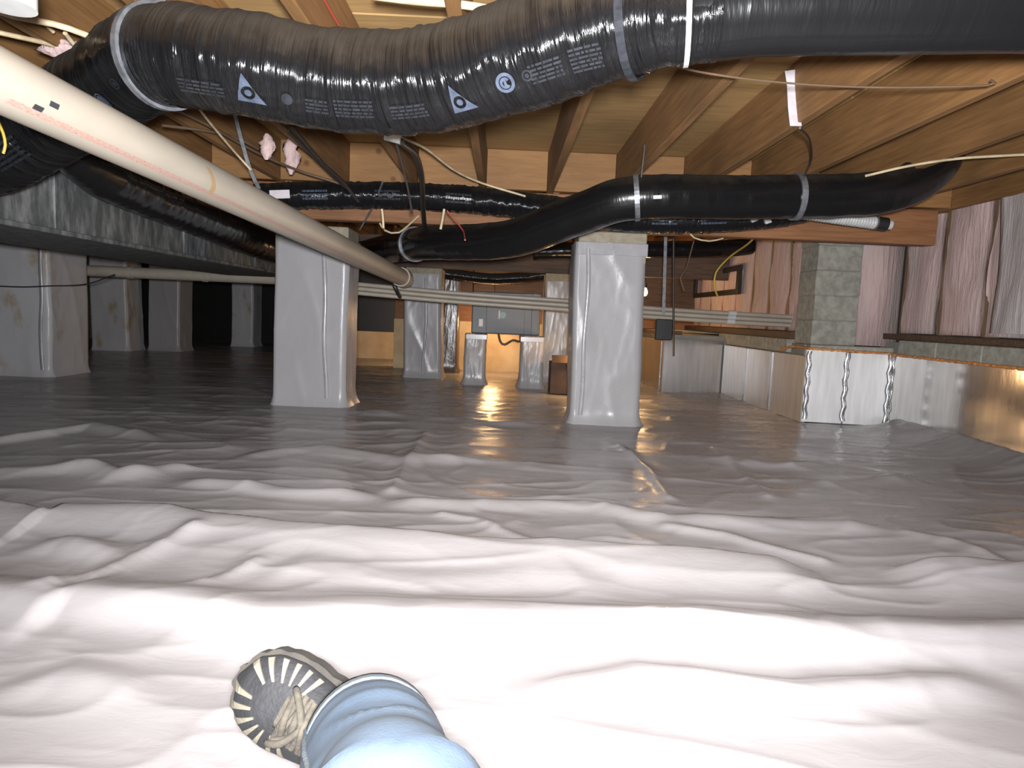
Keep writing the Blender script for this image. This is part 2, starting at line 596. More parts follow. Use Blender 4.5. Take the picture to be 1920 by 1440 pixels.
def floor_height(X, Y):
    Z = np.zeros_like(X)
    amp = np.clip(1.15-0.05*Y, 0.5, 1.1)
    wx = X+0.25*vnoise(X*1.3+5, Y*1.3)
    wy = Y+0.20*vnoise(X*0.9, Y*1.1+9)
    Z += 0.020*amp*(ridged(wx*1.1+3, wy*3.1)**3)
    Z += 0.012*amp*(ridged(wx*2.3+11+wy, wy*5.3-wx)**4)
    Z += 0.008*amp*(ridged(wx*3.6-wy*2.2, wy*7+wx*1.4+40)**4)
    Z += 0.010*vnoise(X*2.1, Y*2.6)
    Z += 0.0022*(ridged(wx*9-wy*5, wy*15+wx*4)**3)
    Z *= 0.62-0.2*np.clip((2.6-Y)/0.8, 0, 1)
    Z += 0.012*vnoise(X*0.9+0.4*Y+3, Y*1.7)
    for P, h, wn, wf in FOLDS:
        Q = [onz(u, v, 0.9*h) for u, v in P]
        qx = np.array([q.x for q in Q])
        qy = np.array([q.y for q in Q])
        o = np.argsort(qx)
        yf = np.interp(X, qx[o], qy[o])+0.02*(vnoise(X*7, Y*0+h*900)-0.5)
        d = Y-yf
        fade = np.clip((X-qx.min())/0.18, 0, 1)*np.clip((qx.max()-X)/0.18, 0, 1)
        fade = fade*fade*(3-2*fade)
        prof = np.where(d < 0, np.exp(-(d/wn)**2), np.exp(-(d/wf)**2))
        Z += 1.25*h*fade*prof*(0.85+0.3*vnoise(X*4, Y*0+h*700))
    for P, h, w in DIAG:
        Q = [onz(u, v, 0.0) for u, v in P]
        d = seg_dist(X, Y, [(q.x, q.y) for q in Q])
        Z += 1.2*h*np.exp(-np.abs(d/w)**1.5)
    Z -= 0.02
    # sheet runs up a little against the foundation wall on the near right
    k = np.clip((X-2.25)/0.38, 0, 1)*np.clip((4.75-Y)/0.3, 0, 1)
    Z += 0.075*k*k
    for (x0, x1, y0, y1) in PIERS_XY:
        d = np.hypot(np.maximum(np.maximum(x0-X, X-x1), 0), np.maximum(np.maximum(y0-Y, Y-y1), 0))
        e = np.clip(d/0.22, 0, 1)
        Z = Z*e+0.004*(1-e)
    return Z


def build_floor():
    ys = [-1.6]
    while ys[-1] < 12.2:
        y = ys[-1]
        ys.append(y+0.05 if y < 0.3 else y+0.0055*max(1.0, y*0.9))
    xs = np.concatenate([np.arange(-7.0, -2.4, 0.04), np.arange(-2.4, 2.9, 0.0125), np.arange(2.9, 3.4, 0.06)])
    ys = np.array(ys)
    X, Y = np.meshgrid(xs, ys)
    Z = floor_height(X, Y)
    nx, ny = len(xs), len(ys)
    V = np.stack([X.ravel(), Y.ravel(), Z.ravel()], 1)
    idx = np.arange(nx*ny).reshape(ny, nx)
    F = np.stack([idx[:-1, :-1].ravel(), idx[:-1, 1:].ravel(), idx[1:, 1:].ravel(), idx[1:, :-1].ravel()], 1)
    me = bpy.data.meshes.new('floor')
    me.vertices.add(len(V))
    me.vertices.foreach_set('co', V.ravel())
    me.loops.add(F.size)
    me.loops.foreach_set('vertex_index', F.ravel())
    me.polygons.add(len(F))
    me.polygons.foreach_set('loop_start', np.arange(0, F.size, 4))
    me.polygons.foreach_set('use_smooth', np.ones(len(F), bool))
    me.update(calc_edges=True)
    me.materials.append(MAT['liner'])
    o = bpy.data.objects.new('floor', me)
    COL.objects.link(o)
    return struct(o)


# ------------------------------------------------------------------ piers (records first: the floor flattens round them)
PIERS = [  # x0, x1, y0, y1, top, wrap top, wrap material, label
    (0.435, 0.855, 4.15, 4.42, 1.175, 1.11, 'wrap', 'grey wrapped pier with shiny creases under the girder, right of the tall pair'),
    (-1.487, -1.01, 4.47, 4.80, 1.175, 1.10, 'wrap', 'broad grey wrapped pier crossed in front by the big cream drain pipe'),
    (-4.22, -3.65, 5.55, 6.08, 1.175, 1.11, 'wrap_dirty', 'stained grey wrapped pier at the left frame edge under the metal trunk'),
    (-0.96, -0.60, 6.68, 7.00, 1.075, 1.02, 'wrap', 'slim grey wrapped pier just left of the brown wrapped pier'),
    (-0.645, -0.47, 7.35, 7.65, 1.375, 1.34, 'wrap_brown', 'narrow dark brown shiny wrapped pier left of the grey air handler'),
    (0.40, 0.66, 6.72, 7.02, 1.075, 1.00, 'wrap', 'crinkled dark grey pier right of the air handler, half hidden'),
    (-5.20, -4.74, 8.70, 9.10, 1.375, 1.33, 'wrap_dirty', 'far grey wrapped pier directly behind the stained left pier'),
    (-4.60, -4.20, 8.95, 9.35, 1.375, 1.33, 'wrap', 'far grey wrapped pier with golden lit side, below the small cream pipe'),
    (-4.17, -3.84, 10.55, 10.95, 1.375, 1.33, 'wrap_dirty', 'farthest small wrapped pier in the dark, left of the broad pier'),
]
STUBS = [
    (-0.325, -0.14, 6.22, 6.50, 0.47, 'short grey wrapped block stub under the left end of the air handler'),
    (0.17, 0.37, 6.08, 6.36, 0.47, 'short grey wrapped block stub under the right end of the air handler'),
]
PIERS_XY += [(p[0], p[1], p[2], p[3]) for p in PIERS]+[(p[0], p[1], p[2], p[3]) for p in STUBS]
build_floor()


def wrap_mesh(x0, x1, y0, y1, z0, z1, seed, flare=0.03, amp=0.004):
    nu, nz = 26, 44
    per = []
    c = 0.012
    def side(a, b):
        for i in range(nu):
            t = i/nu
            per.append((a[0]+(b[0]-a[0])*t, a[1]+(b[1]-a[1])*t))
    side((x0+c, y0), (x1-c, y0))
    side((x1, y0+c), (x1, y1-c))
    side((x1-c, y1), (x0+c, y1))
    side((x0, y1-c), (x0, y0+c))
    n = len(per)
    cx, cy = (x0+x1)/2, (y0+y1)/2
    hx, hy = (x1-x0)/2, (y1-y0)/2
    R = []
    for k in range(nz+1):
        z = z0+(z1-z0)*k/nz
        u = np.arange(n)/n*8+seed*13.7
        vv = np.full(n, z*3.0)
        d = amp*(ridged(u*0.9+z*1.2, vv*0.5+seed)**3)*1.6+0.5*amp*(ridged(u*2.1-z*2.5, vv*1.6)**4)+amp*0.9*vnoise(u*0.7, vv*0.8)-amp*0.2
        d += 0.3*amp*(ridged(u*3.2+z*4, vv*2.5+7)**5)
        fl = flare*max(0.0, 1-(z-z0)/0.10)**2.2
        lean = 0.010*math.sin(seed*2.1+z*2.5)
        ring = []
        for j, (x, y) in enumerate(per):
            ex, ey = (x-cx)/hx, (y-cy)/hy
            nrm = Vector((ex if abs(ex) >= abs(ey)-0.02 else 0, ey if abs(ey) >= abs(ex)-0.02 else 0)).normalized() if True else None
            q = d[j]+fl*(0.75+0.5*vnoise(u[j]*1.5, 3.3))
            ring.append((x+nrm[0]*q+lean, y+nrm[1]*q, z))
        R.append(ring)
    return MB().rings(R, True, (False, True), True)


def pier(p, i):
    x0, x1, y0, y1, top, wt, mat, label = p
    e = empty('wrapped_pier', ((x0+x1)/2, (y0+y1)/2, 0), label, 'pier', 'wrapped block piers')
    wrap_mesh(x0, x1, y0, y1, 0.0, wt, i+1).build('wrap', mat, e)
    # bare block course showing above the sheet
    w = (x1-x0-0.016)
    MB().box((x0+0.004, y0+0.004, wt-0.12), (x1-0.004, y1-0.008, top), 0.005).build('concrete_block', 'block_pale', e)
    # vertical seam tape, slightly proud of the sheet
    if i in (0, 1, 2, 3):
        f = {0: 0.14, 1: 0.70, 2: 0.92, 3: 0.55}[i]
        xx = x0+(x1-x0)*f
        R = []
        for k in range(30):
            z = 0.06+(wt-0.10)*k/29
            wob = 0.006*math.sin(z*9+i)+0.012*math.sin(z*2.6+i*2)
            R.append([(xx-0.013+wob, y0-0.013-0.002*math.sin(z*17), z), (xx+0.013+wob, y0-0.0145, z), (xx+0.016+wob, y0+0.012, z), (xx-0.016+wob, y0+0.012, z)])
        MB().rings(R, True, (True, True), True).build('seam_tape', 'tape', e)
    if i == 0:
        MB().box((x0-0.001, y0-0.008, wt-0.075), (x1+0.003, y0+0.01, wt+0.001), 0.003).build('top_tape', 'tape', e)
    return e


for i, p in enumerate(PIERS):
    pier(p, i)
for i, s in enumerate(STUBS):
    x0, x1, y0, y1, top, label = s
    e = empty('wrapped_stub', ((x0+x1)/2, (y0+y1)/2, 0), label, 'pier', 'stubs under the air handler')
    wrap_mesh(x0, x1, y0, y1, 0.0, top, 20+i, 0.03, 0.005).build('wrap', 'wrap', e)
    MB().box((x0-0.004, y0-0.012, top-0.05), (x1+0.004, y0+0.01, top-0.004), 0.003).build('top_tape', 'tape', e)

# ------------------------------------------------------------------ ceiling: subfloor, joists, blocking, girders
JB, JT = 1.39, 1.625                       # underside of joists, underside of subfloor
ceil = struct(MB().box((-7.2, -1.8, JT+0.02), (3.6, 12.4, JT+0.06)).build('ceiling', 'dark_wood'))
pan = None
for iy in range(6):
    for ix in range(5):
        x0 = -7.2+ix*2.16
        y0 = -1.75+iy*2.36+(0.0 if ix % 2 else 0.6)-0.6
        mb = MB().box((0, 0, 0), (2.152, 2.35, 0.018), 0.003)
        if pan is None:
            pan = mb.build('subfloor_panel', 'subfloor', ceil)
            o = pan
        else:
            o = pan.copy()
            COL.objects.link(o)
            o.parent = ceil
        o.location = (x0, y0, JT)
jx = [1.06+0.403*k for k in range(-20, 5)]
near_j = MB().box((-0.019, -1.7, JB), (0.019, 4.26, JT), 0.003)
far_j = MB().box((-0.019, 4.20, JB), (0.019, 12.2, JT), 0.003)
jn = jf = None
for x in jx:
    if jn is None:
        jn = near_j.build('joist', 'joist', ceil)
        jf = far_j.build('joist', 'joist', ceil)
        a, b = jn, jf
    else:
        a = copy_at(jn, ceil, (0, 0, 0))
        b = copy_at(jf, ceil, (0, 0, 0))
    a.location = (x, 0, 0)
    b.location = (x+0.041, 0, 0)
blk = MB().box((0.022, 4.12, JB+0.004), (0.381, 4.158, JT-0.003), 0.002)
bo = None
for x in jx[:-1]:
    if bo is None:
        bo = blk.build('blocking_board', 'blocking', ceil)
        o = bo
    else:
        o = copy_at(bo, ceil, (0, 0, 0))
    o.location = (x, random.uniform(-0.006, 0.006), 0)
for (y0, z0, lab) in ((4.18, 1.18, 'front'), (6.80, 1.08, 'rear')):
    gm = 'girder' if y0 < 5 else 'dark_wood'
    g = bpy.data.objects.new('girder', None)
    COL.objects.link(g)
    struct(g)
    g.location = (-2.2, y0+0.06, z0)
    ORG[g.name] = Vector(g.location)
    for j in range(3):
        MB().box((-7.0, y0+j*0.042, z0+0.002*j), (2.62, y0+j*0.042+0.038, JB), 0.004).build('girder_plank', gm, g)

# ------------------------------------------------------------------ right foundation wall in three steps
wr = bpy.data.objects.new('wall_right', None)
COL.objects.link(wr)
struct(wr)
ORG['wall_right'] = Vector((0, 0, 0))
core = MB()
core.box((2.69, -1.7, -0.05), (3.3, 4.80, 0.575))
core.box((2.14, 4.79, -0.05), (3.3, 6.42, 0.532))
core.box((1.54, 6.42, -0.05), (3.3, 9.0, 0.53))
core.build('foundation', 'mortar', wr)
# foil boards of the near section (facing -x)
def foil_board(lo, hi, m='foil'):
    return MB().box(lo, hi, 0.004).build('foil_panel', m, wr)
for y0, y1 in ((-1.6, -0.42), (-0.41, 0.80), (0.81, 2.02), (2.03, 3.28), (3.30, 4.60)):
    foil_board((2.65, y0, 0.0), (2.688, y1, 0.485), 'foil_mirror')
# jog facing into the room, its right end a little forward
JD = Vector((math.cos(math.radians(-8)), math.sin(math.radians(-8)), 0))
JN = Vector((JD.y, -JD.x, 0))
JO = Vector((2.10, 4.65, 0))
def on_jog(t, z, out=0.0):
    return JO+JD*t+JN*out+Vector((0, 0, z))
for t0, t1, h in ((0.0, 0.262, 0.50), (0.272, 0.565, 0.49)):
    MB().obox(on_jog((t0+t1)/2, h/2, -0.018), JD*((t1-t0)/2), JN*0.018, (0, 0, h/2)).build('foil_panel', 'foil_dull', wr)
for t, w, o in ((0.018, 0.016, 0.008), (0.267, 0.017, 0.008), (0.545, 0.014, 0.010)):
    R = []
    for k in range(16):
        z = 0.02+0.47*k/15
        b = 0.006*math.sin(k*1.7+t*9)
        R.append([on_jog(t-w+b, z, 0.001), on_jog(t-w*0.4+b, z, 0.006+o*(k % 3 == 0)), on_jog(t+w*0.5+b, z, 0.010), on_jog(t+w+b, z, 0.001)])
    MB().rings(R, False, (False, False), True).build('foil_tape', 'foil_tape', wr)
# middle section
for y0, y1 in ((4.67, 5.25), (5.26, 5.82), (5.83, 6.40)):
    foil_board((2.10, y0, -0.01), (2.138, y1, 0.455), 'foil_mid')
for y in (5.255, 5.80):
    MB().box((2.094, y-0.022, 0.0), (2.10, y+0.022, 0.45), 0.002).build('foil_tape', 'foil_tape', wr)
# third step, facing the camera, then running back
MB().obox((1.80, 6.37, 0.24), (0.30, 0.07, 0), (-0.0023, 0.02, 0), (0, 0, 0.25)).build('foil_panel', 'foil', wr)
foil_board((1.50, 6.41, -0.01), (1.538, 7.20, 0.48))
foil_board((1.50, 7.21, -0.01), (1.538, 7.9, 0.48))
MB().box((1.488, 6.35, 0.0), (1.502, 6.385, 0.48), 0.003).build('foil_tape', 'foil_tape', wr)
# bare block course above the foil
for k in range(15):
    y0 = -1.5+k*0.402
    if y0+0.39 < 4.78:
        MB().box((2.652, y0, 0.492), (2.84, y0+0.394, 0.59), 0.004).build('concrete_block', 'block', wr)
for k in range(4):
    y0 = 5.0+k*0.402
    MB().box((2.105, y0, 0.462), (2.28, y0+0.394, 0.56), 0.004).build('concrete_block', 'block', wr)
MB().obox(on_jog(0.29, 0.519, -0.05), JD*0.27, JN*0.045, (0, 0, 0.014)).build('concrete_block', 'block', wr)
# sill plates
MB().box((2.665, -1.6, 0.592), (2.80, 4.78, 0.632), 0.003).build('sill_plate', 'dark_wood', wr)
MB().box((2.118, 4.98, 0.562), (2.25, 9.0, 0.615), 0.003).build('sill_plate', 'dark_wood', wr)
MB().box((1.51, 6.42, 0.53), (1.70, 9.0, 0.565), 0.003).build('sill_plate', 'dark_wood', wr)
# lumpy orange foam bead along the joints
def foam(pts):
    P = spline(pts, 0.012)
    rnd = np.random.default_rng(3)
    rr = rnd.uniform(0.004, 0.013, len(P)+1)
    mb = MB()
    mb.tube(P, lambda t: rr[int(t*(len(P)-1))], 7)
    return mb.build('spray_foam', 'foam', wr)
foam([(2.652, 1.2, 0.488), (2.650, 3.0, 0.486), (2.650, 4.58, 0.490)])
foam([on_jog(0.56, 0.495), on_jog(0.3, 0.500), on_jog(0.01, 0.508)])
foam([(2.10, 4.60, 0.510), (2.10, 4.9, 0.508), (2.105, 5.1, 0.47)])

# pony wall studs and batts above the block
def batt_mesh(w, z0, z1, seed):
    nu, nz = 10, 26
    V, F = [], []
    for k in range(nz+1):
        z = z0+(z1-z0)*k/nz
        for j in range(nu+1):
            t = j/nu
            bul = 0.022*math.sin(math.pi*t)**0.5+0.022*float(vnoise(t*3+seed*5, z*4))+0.012*float(vnoise(t*9+seed, z*9))
            V.append((-bul, w*t, z))
    for k in range(nz):
        for j in range(nu):
            a = k*(nu+1)+j
            F.append((a, a+nu+1, a+nu+2, a+1))
    n0 = len(V)
    V += [(0.06, 0, z0), (0.06, w, z0), (0.06, w, z1), (0.06, 0, z1)]
    b0, b1, t0, t1 = 0, nu, nz*(nu+1), nz*(nu+1)+nu
    F.append((n0, n0+3, n0+2, n0+1))
    F.append(tuple([n0, n0+1]+[j for j in range(nu, -1, -1)]))
    F.append(tuple([n0+2, n0+3]+[t0+j for j in range(nu+1)]))
    F.append(tuple([n0+3, n0]+[k*(nu+1) for k in range(nz+1)]))
    F.append(tuple([n0+1, n0+2]+[k*(nu+1)+nu for k in range(nz, -1, -1)]))
    return MB().add(V, F, True)
pale = {6, 7}
k = 0
y = -1.4
batts = []
while y < 4.6:
    o = batt_mesh(0.392, 0.64, 1.60, k).build('insulation_batt', 'pink', wr)
    o.location = (2.74, y, 0)
    MB().box((2.715, y+0.36, 0.634), (2.80, y+0.398, 1.61), 0.003).build('stud', 'stud', wr)
    k += 1
    y += 0.403
y = 4.95
while y < 8.8:
    o = batt_mesh(0.392, 0.62, 1.60, k+30).build('insulation_batt', 'pink', wr)
    o.location = (2.26, y, 0)
    MB().box((2.235, y+0.36, 0.617), (2.32, y+0.398, 1.61), 0.003).build('stud', 'stud', wr)
    k += 1
    y += 0.403
# batt on the jog's return, beside the block column
o = batt_mesh(0.30, 0.54, 1.60, 91).build('insulation_batt', 'pink', wr)
o.rotation_euler = (0, 0, math.radians(-90))
o.location = (2.46, 4.80, 0)
# loose pale sheet hanging over the batts near the frame edge
def hung_sheet(y0, y1, z0, z1):
    R = []
    for k in range(30):
        z = z0+(z1-z0)*k/29
        R.append([(2.655+0.016*math.sin(6*t+z*2.2)+0.012*float(vnoise(t*6, z*5)), y0+(y1-y0)*t+0.02*math.sin(z*5), z) for t in [i/12 for i in range(13)]])
    back = [[(x+0.006, yy, zz) for (x, yy, zz) in r] for r in R]
    mb = MB().rings([a+b[::-1] for a, b in zip(R, back)], True, (True, True), True)
    return mb
plabel(hung_sheet(3.30, 3.72, 0.66, 1.60).build('facing_sheet', 'pink_pale', wr), 'pale loose facing over the pink batts')

# back and left walls
wb = struct(MB().box((-1.25, 7.90, -0.05), (3.3, 8.05, 0.56)).build('wall_back', 'cream_wall'))
MB().box((-1.25, 7.92, 0.56), (3.3, 8.05, 0.78), 0.004).build('sill_plate', 'girder', wb)
for i in range(4):
    MB().box((-1.25+i*0.9, 7.94, 0.78), (-1.25+i*0.9+0.89, 8.05, 1.62), 0.004).build('wall_panel', 'dark_wood', wb)
MB().box((-2.6, 9.20, -0.05), (-1.0, 9.32, 0.36), 0.006).build('low_wall', 'cream_wall', wb)
MB().box((-7.1, 12.0, -0.05), (3.3, 12.1, 1.62)).build('rear_wall', 'black_plastic', wb)  # wall coloured near black to give the darkness of the far end
MB().box((-2.7, 9.33, 0.0), (-1.0, 9.40, 1.60)).build('shade_panel', 'black_plastic', wb)  # black sheet added for the dark open space above the low wall
wl = struct(MB().box((-7.1, -1.7, -0.05), (-6.95, 12.1, 1.62)).build('wall_left', 'block'))
struct(MB().box((-7.1, -1.85, -0.05), (3.3, -1.7, 1.62)).build('wall_front', 'block'))

# ------------------------------------------------------------------ bare block column on the jog corner
bc = empty('block_column', (2.33, 4.87, 0.535), 'bare grey concrete block column standing on the foil faced foundation corner', 'pier')
z = 0.537
for i in range(5):
    h = 0.1695
    MB().box((2.125+0.004*(i % 2), 4.66, z), (2.435-0.003*(i % 2), 4.93, z+h-0.003), 0.005).build('concrete_block', 'block', bc)
    z += h
MB().box((2.13, 4.665, 0.536), (2.43, 4.925, 1.38)).build('mortar_core', 'mortar', bc)

# ------------------------------------------------------------------ ducts
def duct(name, label, pts, r, mat, n=40, step=0.008, rip=0.05, f=28, seed=0, end=None, caps=(True, True)):
    P = spline(pts, step)
    e = empty(name, P[0], label, 'duct')
    tot = len(P)
    U = np.linspace(0, 2*math.pi, n, endpoint=False)
    def ripple(th, s):
        a = th/(2*math.pi)*5
        k = min(a, 5-a)
        return rip*(float(ridged(k*1.1+seed, s*f))**3*0.8+0.7*float(vnoise(k*2.0+seed, s*f*1.9))-0.5)
    rf = r if not end else (lambda t: r*end(t))
    MB().tube(P, rf, n, caps, ripple).build('jacket', mat, e)
    return e, P


def arc_frames(P):
    fr = frames(P)
    acc, out = 0.0, []
    for i, q in enumerate(fr):
        if i:
            acc += (q[0]-fr[i-1][0]).length
        out.append((acc,)+q)
    return out


def nearest(P, u, v):                     # index of the path point seen nearest photo pixel u, v
    best, bi = 1e9, 0
    for i, p in enumerate(P):
        d = p-CC
        w = d.dot(CF)
        if w < 0.05:
            continue
        e = (960+FPX*d.dot(CR)/w-u)**2+(720-FPX*d.dot(CU)/w-v)**2
        if e < best:
            best, bi = e, i
    return bi


def patch(e, P, r, idx, ang, shape, name, mat, lift=0.004, rot=0.0, label=None):
    """print laid on the jacket: shape = list of polygons in metres (along, round)"""
    fr = frames(P)
    p, t, a, b = fr[idx]
    mb = MB()
    for poly in shape:
        V = []
        for (x, yv) in poly:
            xx = x*math.cos(rot)-yv*math.sin(rot)
            yy = x*math.sin(rot)+yv*math.cos(rot)
            # walk along the path
            i, left = idx, xx
            while left > 0 and i < len(P)-2 and (P[i+1]-P[i]).length < left:
                left -= (P[i+1]-P[i]).length
                i += 1
            while left < 0 and i > 1 and (P[i]-P[i-1]).length < -left:
                left += (P[i]-P[i-1]).length
                i -= 1
            q, tt, aa, bb = fr[i]
            th = ang-yy/r
            V.append(q+tt*left+(r*1.025+lift)*(math.cos(th)*aa+math.sin(th)*bb))
        n = len(V)
        mb.add(V, [tuple(range(n))], True)
    o = mb.build(name, mat, e)
    if label:
        plabel(o, label)
    return o


def band(e, P, r, idx, w, name='strap', mat='steel', lift=0.006, label=None):
    p, t, a, b = frames(P)[idx]
    n = 36
    R = []
    for (d, rr) in ((-w/2, r), (-w/2, r*1.03+lift), (w/2, r*1.03+lift), (w/2, r)):
        R.append([p+t*d+rr*(math.cos(2*math.pi*j/n)*a+math.sin(2*math.pi*j/n)*b) for j in range(n)])
    o = MB().rings(R, True, (False, False), False).build(name, mat, e)
    if label:
        plabel(o, label)
    return o


def facing_angle(P, idx, down=0.0):
    """angle round the duct that faces the viewer's side of the room, turned down a bit"""
    p, t, a, b = frames(P)[idx]
    d = (Vector((0, 0.0, p.z-0.35))-p+Vector((0, 0, -down)))
    d.x = 0.3*d.x
    return math.atan2(d.dot(b), d.dot(a))


def arcpoly(R0, R1, a0, a1, n=18, cx=0, cy=0):
    out = []
    for k in range(n):
        t0, t1 = a0+(a1-a0)*k/n, a0+(a1-a0)*(k+1)/n
        out.append([(cx+R0*math.cos(t0), cy+R0*math.sin(t0)), (cx+R1*math.cos(t0), cy+R1*math.sin(t0)), (cx+R1*math.cos(t1), cy+R1*math.sin(t1)), (cx+R0*math.cos(t1), cy+R0*math.sin(t1))])
    return out


def tri_ring():
    S = 0.058
    T = [(-S*0.52, -S*0.45), (S*0.52, -S*0.45), (-S*0.30, S*0.62)]
    cx, cy, R = -0.006, -0.004, 0.0145
    out = []
    # triangle with a round hole: quads from hole to edge
    n = 24
    def edge(th):
        d = (math.cos(th), math.sin(th))
        best = 9
        for i in range(3):
            (ax, ay), (bx, by) = T[i], T[(i+1) % 3]
            ex, ey = bx-ax, by-ay
            den = d[0]*ey-d[1]*ex
            if abs(den) < 1e-9:
                continue
            tt = ((ax-cx)*ey-(ay-cy)*ex)/den
            uu = ((ax-cx)*d[1]-(ay-cy)*d[0])/den
            if tt > 0 and -1e-6 <= uu <= 1+1e-6:
                best = min(best, tt)
        return best
    ths = sorted([2*math.pi*k/n for k in range(n)]+[math.atan2(q[1]-cy, q[0]-cx) % (2*math.pi) for q in T])
    for a0, a1 in zip(ths, ths[1:]+[ths[0]+2*math.pi]):
        e0, e1 = edge(a0), edge(a1)
        out.append([(cx+R*math.cos(a0), cy+R*math.sin(a0)), (cx+e0*math.cos(a0), cy+e0*math.sin(a0)), (cx+e1*math.cos(a1), cy+e1*math.sin(a1)), (cx+R*math.cos(a1), cy+R*math.sin(a1))])
    out += arcpoly(0.0001, 0.0075, 0, 2*math.pi, 12, cx, cy)
    return out


def text_rows(w, rows, h, seed):
    rnd = random.Random(seed)
    out = []
    for k in range(rows):
        yv = (k-(rows-1)/2)*h
        x = -w/2
        while x < w/2-0.004:
            l = rnd.uniform(0.006, 0.022)
            out.append([(x, yv-h*0.27), (min(x+l, w/2), yv-h*0.27), (min(x+l, w/2), yv+h*0.27), (x, yv+h*0.27)])
            x += l+0.003
    return out


# big duct across the front
pts = [at(0, 285, 2.25), at(105, 222, 2.12), at(210, 158, 1.98), at(300, 108, 1.80), at(450, 120, 1.73), at(640, 153, 1.74), at(800, 152, 1.70), at(950, 113, 1.62), at(1100, 64, 1.54), at(1200, 42, 1.49), at(1270, 32, 1.455), at(1345, 25, 1.442)]
pts = [at(-66, 303, 2.30)]+pts
D1R = 0.117
d1, P1 = duct('flexible_duct', 'large dusty black flexible duct with printed emblems bending across below the joists', pts, D1R, 'duct', 44, 0.006, 0.055, 26, 1, lambda t: 1.0 if t < 0.86 else 1.0-0.24*min(1, (t-0.86)/0.12))
i = nearest(P1, 300, 95)
band(d1, P1, D1R, i, 0.018, 'strap', 'steel', 0.006)
MB().obox((P1[i]+Vector((0, -0.0, D1R+0.05))), (0.012, 0, 0), (0, 0.0015, 0), (0, 0, 0.055)).build('strap_tail', 'steel', d1)
i = nearest(P1, 1185, 42)
band(d1, P1, D1R*0.92, i, 0.018, 'tape_band', 'print_dim', 0.001, 'dull grey tape band')
i = nearest(P1, 1286, 25)
band(d1, P1, 0.088, i, 0.010, 'end_band', 'white_plastic', 0.006, 'white clamp at the joint with the next duct')
def emb(e, P, r, u, v, down, shape, name, mat, rot=0.0, lift=0.005):
    i = nearest(P, u, v)
    return patch(e, P, r, i, facing_angle(P, i, 0.95+2.6*down), shape, name, mat, lift, rot)
emb(d1, P1, D1R, 500, 140, 0.12, tri_ring(), 'printed_triangle', 'print_blue')
emb(d1, P1, D1R, 890, 145, 0.12, tri_ring(), 'printed_triangle', 'print_blue')
emb(d1, P1, D1R, 975, 125, 0.02, arcpoly(0.014, 0.021, 0, 2*math.pi, 22)+arcpoly(0.006, 0.012, 0.5, 5.6, 14)+[[(-0.003, -0.011), (0.003, -0.011), (0.003, 0.011), (-0.003, 0.011)]], 'printed_disc', 'print_blue')
emb(d1, P1, D1R, 268, 160, 0.10, arcpoly(0.0001, 0.017, 0, 2*math.pi, 18)+arcpoly(0.02, 0.023, 0, 2*math.pi, 22), 'printed_disc', 'print_blue')
emb(d1, P1, D1R, 290, 130, -0.02, arcpoly(0.010, 0.013, 0, 2*math.pi, 18)+arcpoly(0.0001, 0.006, 0, 2*math.pi, 12), 'printed_disc', 'print_dim')
emb(d1, P1, D1R, 560, 150, 0.14, arcpoly(0.0001, 0.013, 0, 2*math.pi, 16), 'printed_disc', 'print_dim')
for (u, v, w, rows, dn, sd) in ((1045, 95, 0.075, 5, 0.02, 1), (1125, 70, 0.075, 6, 0.02, 2), (790, 150, 0.09, 4, 0.22, 3), (690, 155, 0.10, 5, 0.16, 4), (615, 155, 0.06, 4, 0.2, 5), (420, 130, 0.10, 4, 0.2, 6)):
    emb(d1, P1, D1R, u, v, dn, text_rows(w, rows, 0.0085, sd), 'printed_lettering', 'print_dim')
emb(d1, P1, D1R, 1015, 108, 0.0, arcpoly(0.008, 0.012, 0, 2*math.pi, 16)+arcpoly(0.0001, 0.005, 0, 2*math.pi, 10), 'printed_disc', 'print_dim')
emb(d1, P1, D1R, 60, 250, 0.05, text_rows(0.16, 5, 0.014, 9), 'printed_lettering', 'print_dim')

d2, P2 = duct('insulated_duct', 'smooth black duct leaving the top edge right of the white clamp', [at(1290, 28, 1.45), at(1450, 14, 1.43), at(1700, 8, 1.40), at(1920, 4, 1.38), at(2250, 5, 1.36), Vector((1.6, 1.35, 1.30))], 0.090, 'duct_clean', 36, 0.01, 0.02, 14, 4)

D3R = 0.098
pts = [at(640, 482, 6.0), at(690, 474, 5.4), at(735, 465, 4.75), at(800, 456, 4.1), at(950, 449, 3.65), at(1080, 404, 3.35), at(1190, 371, 3.2), at(1400, 370, 3.2), at(1600, 366, 3.2), at(1690, 352, 3.22), at(1745, 318, 3.25), at(1775, 270, 3.28)]
d3, P3 = duct('flexible_duct', 'smooth black sagging duct held by two silver straps below the middle joists', pts, D3R, 'duct_clean', 36, 0.01, 0.03, 11, 7, lambda t: 1.0)
for (u, v, w) in ((1192, 372, 0.022), (1490, 370, 0.026), (778, 458, 0.022)):
    i = nearest(P3, u, v)
    band(d3, P3, D3R, i, w, 'strap', 'steel', 0.006)
i = nearest(P3, 1226, 371)
patch(d3, P3, D3R, i, facing_angle(P3, i, 0.25), [[(-0.018, -0.007), (0.018, -0.007), (0.018, 0.007), (-0.018, 0.007)]], 'paper_label', 'paper', 0.006, 0, 'small pale label')

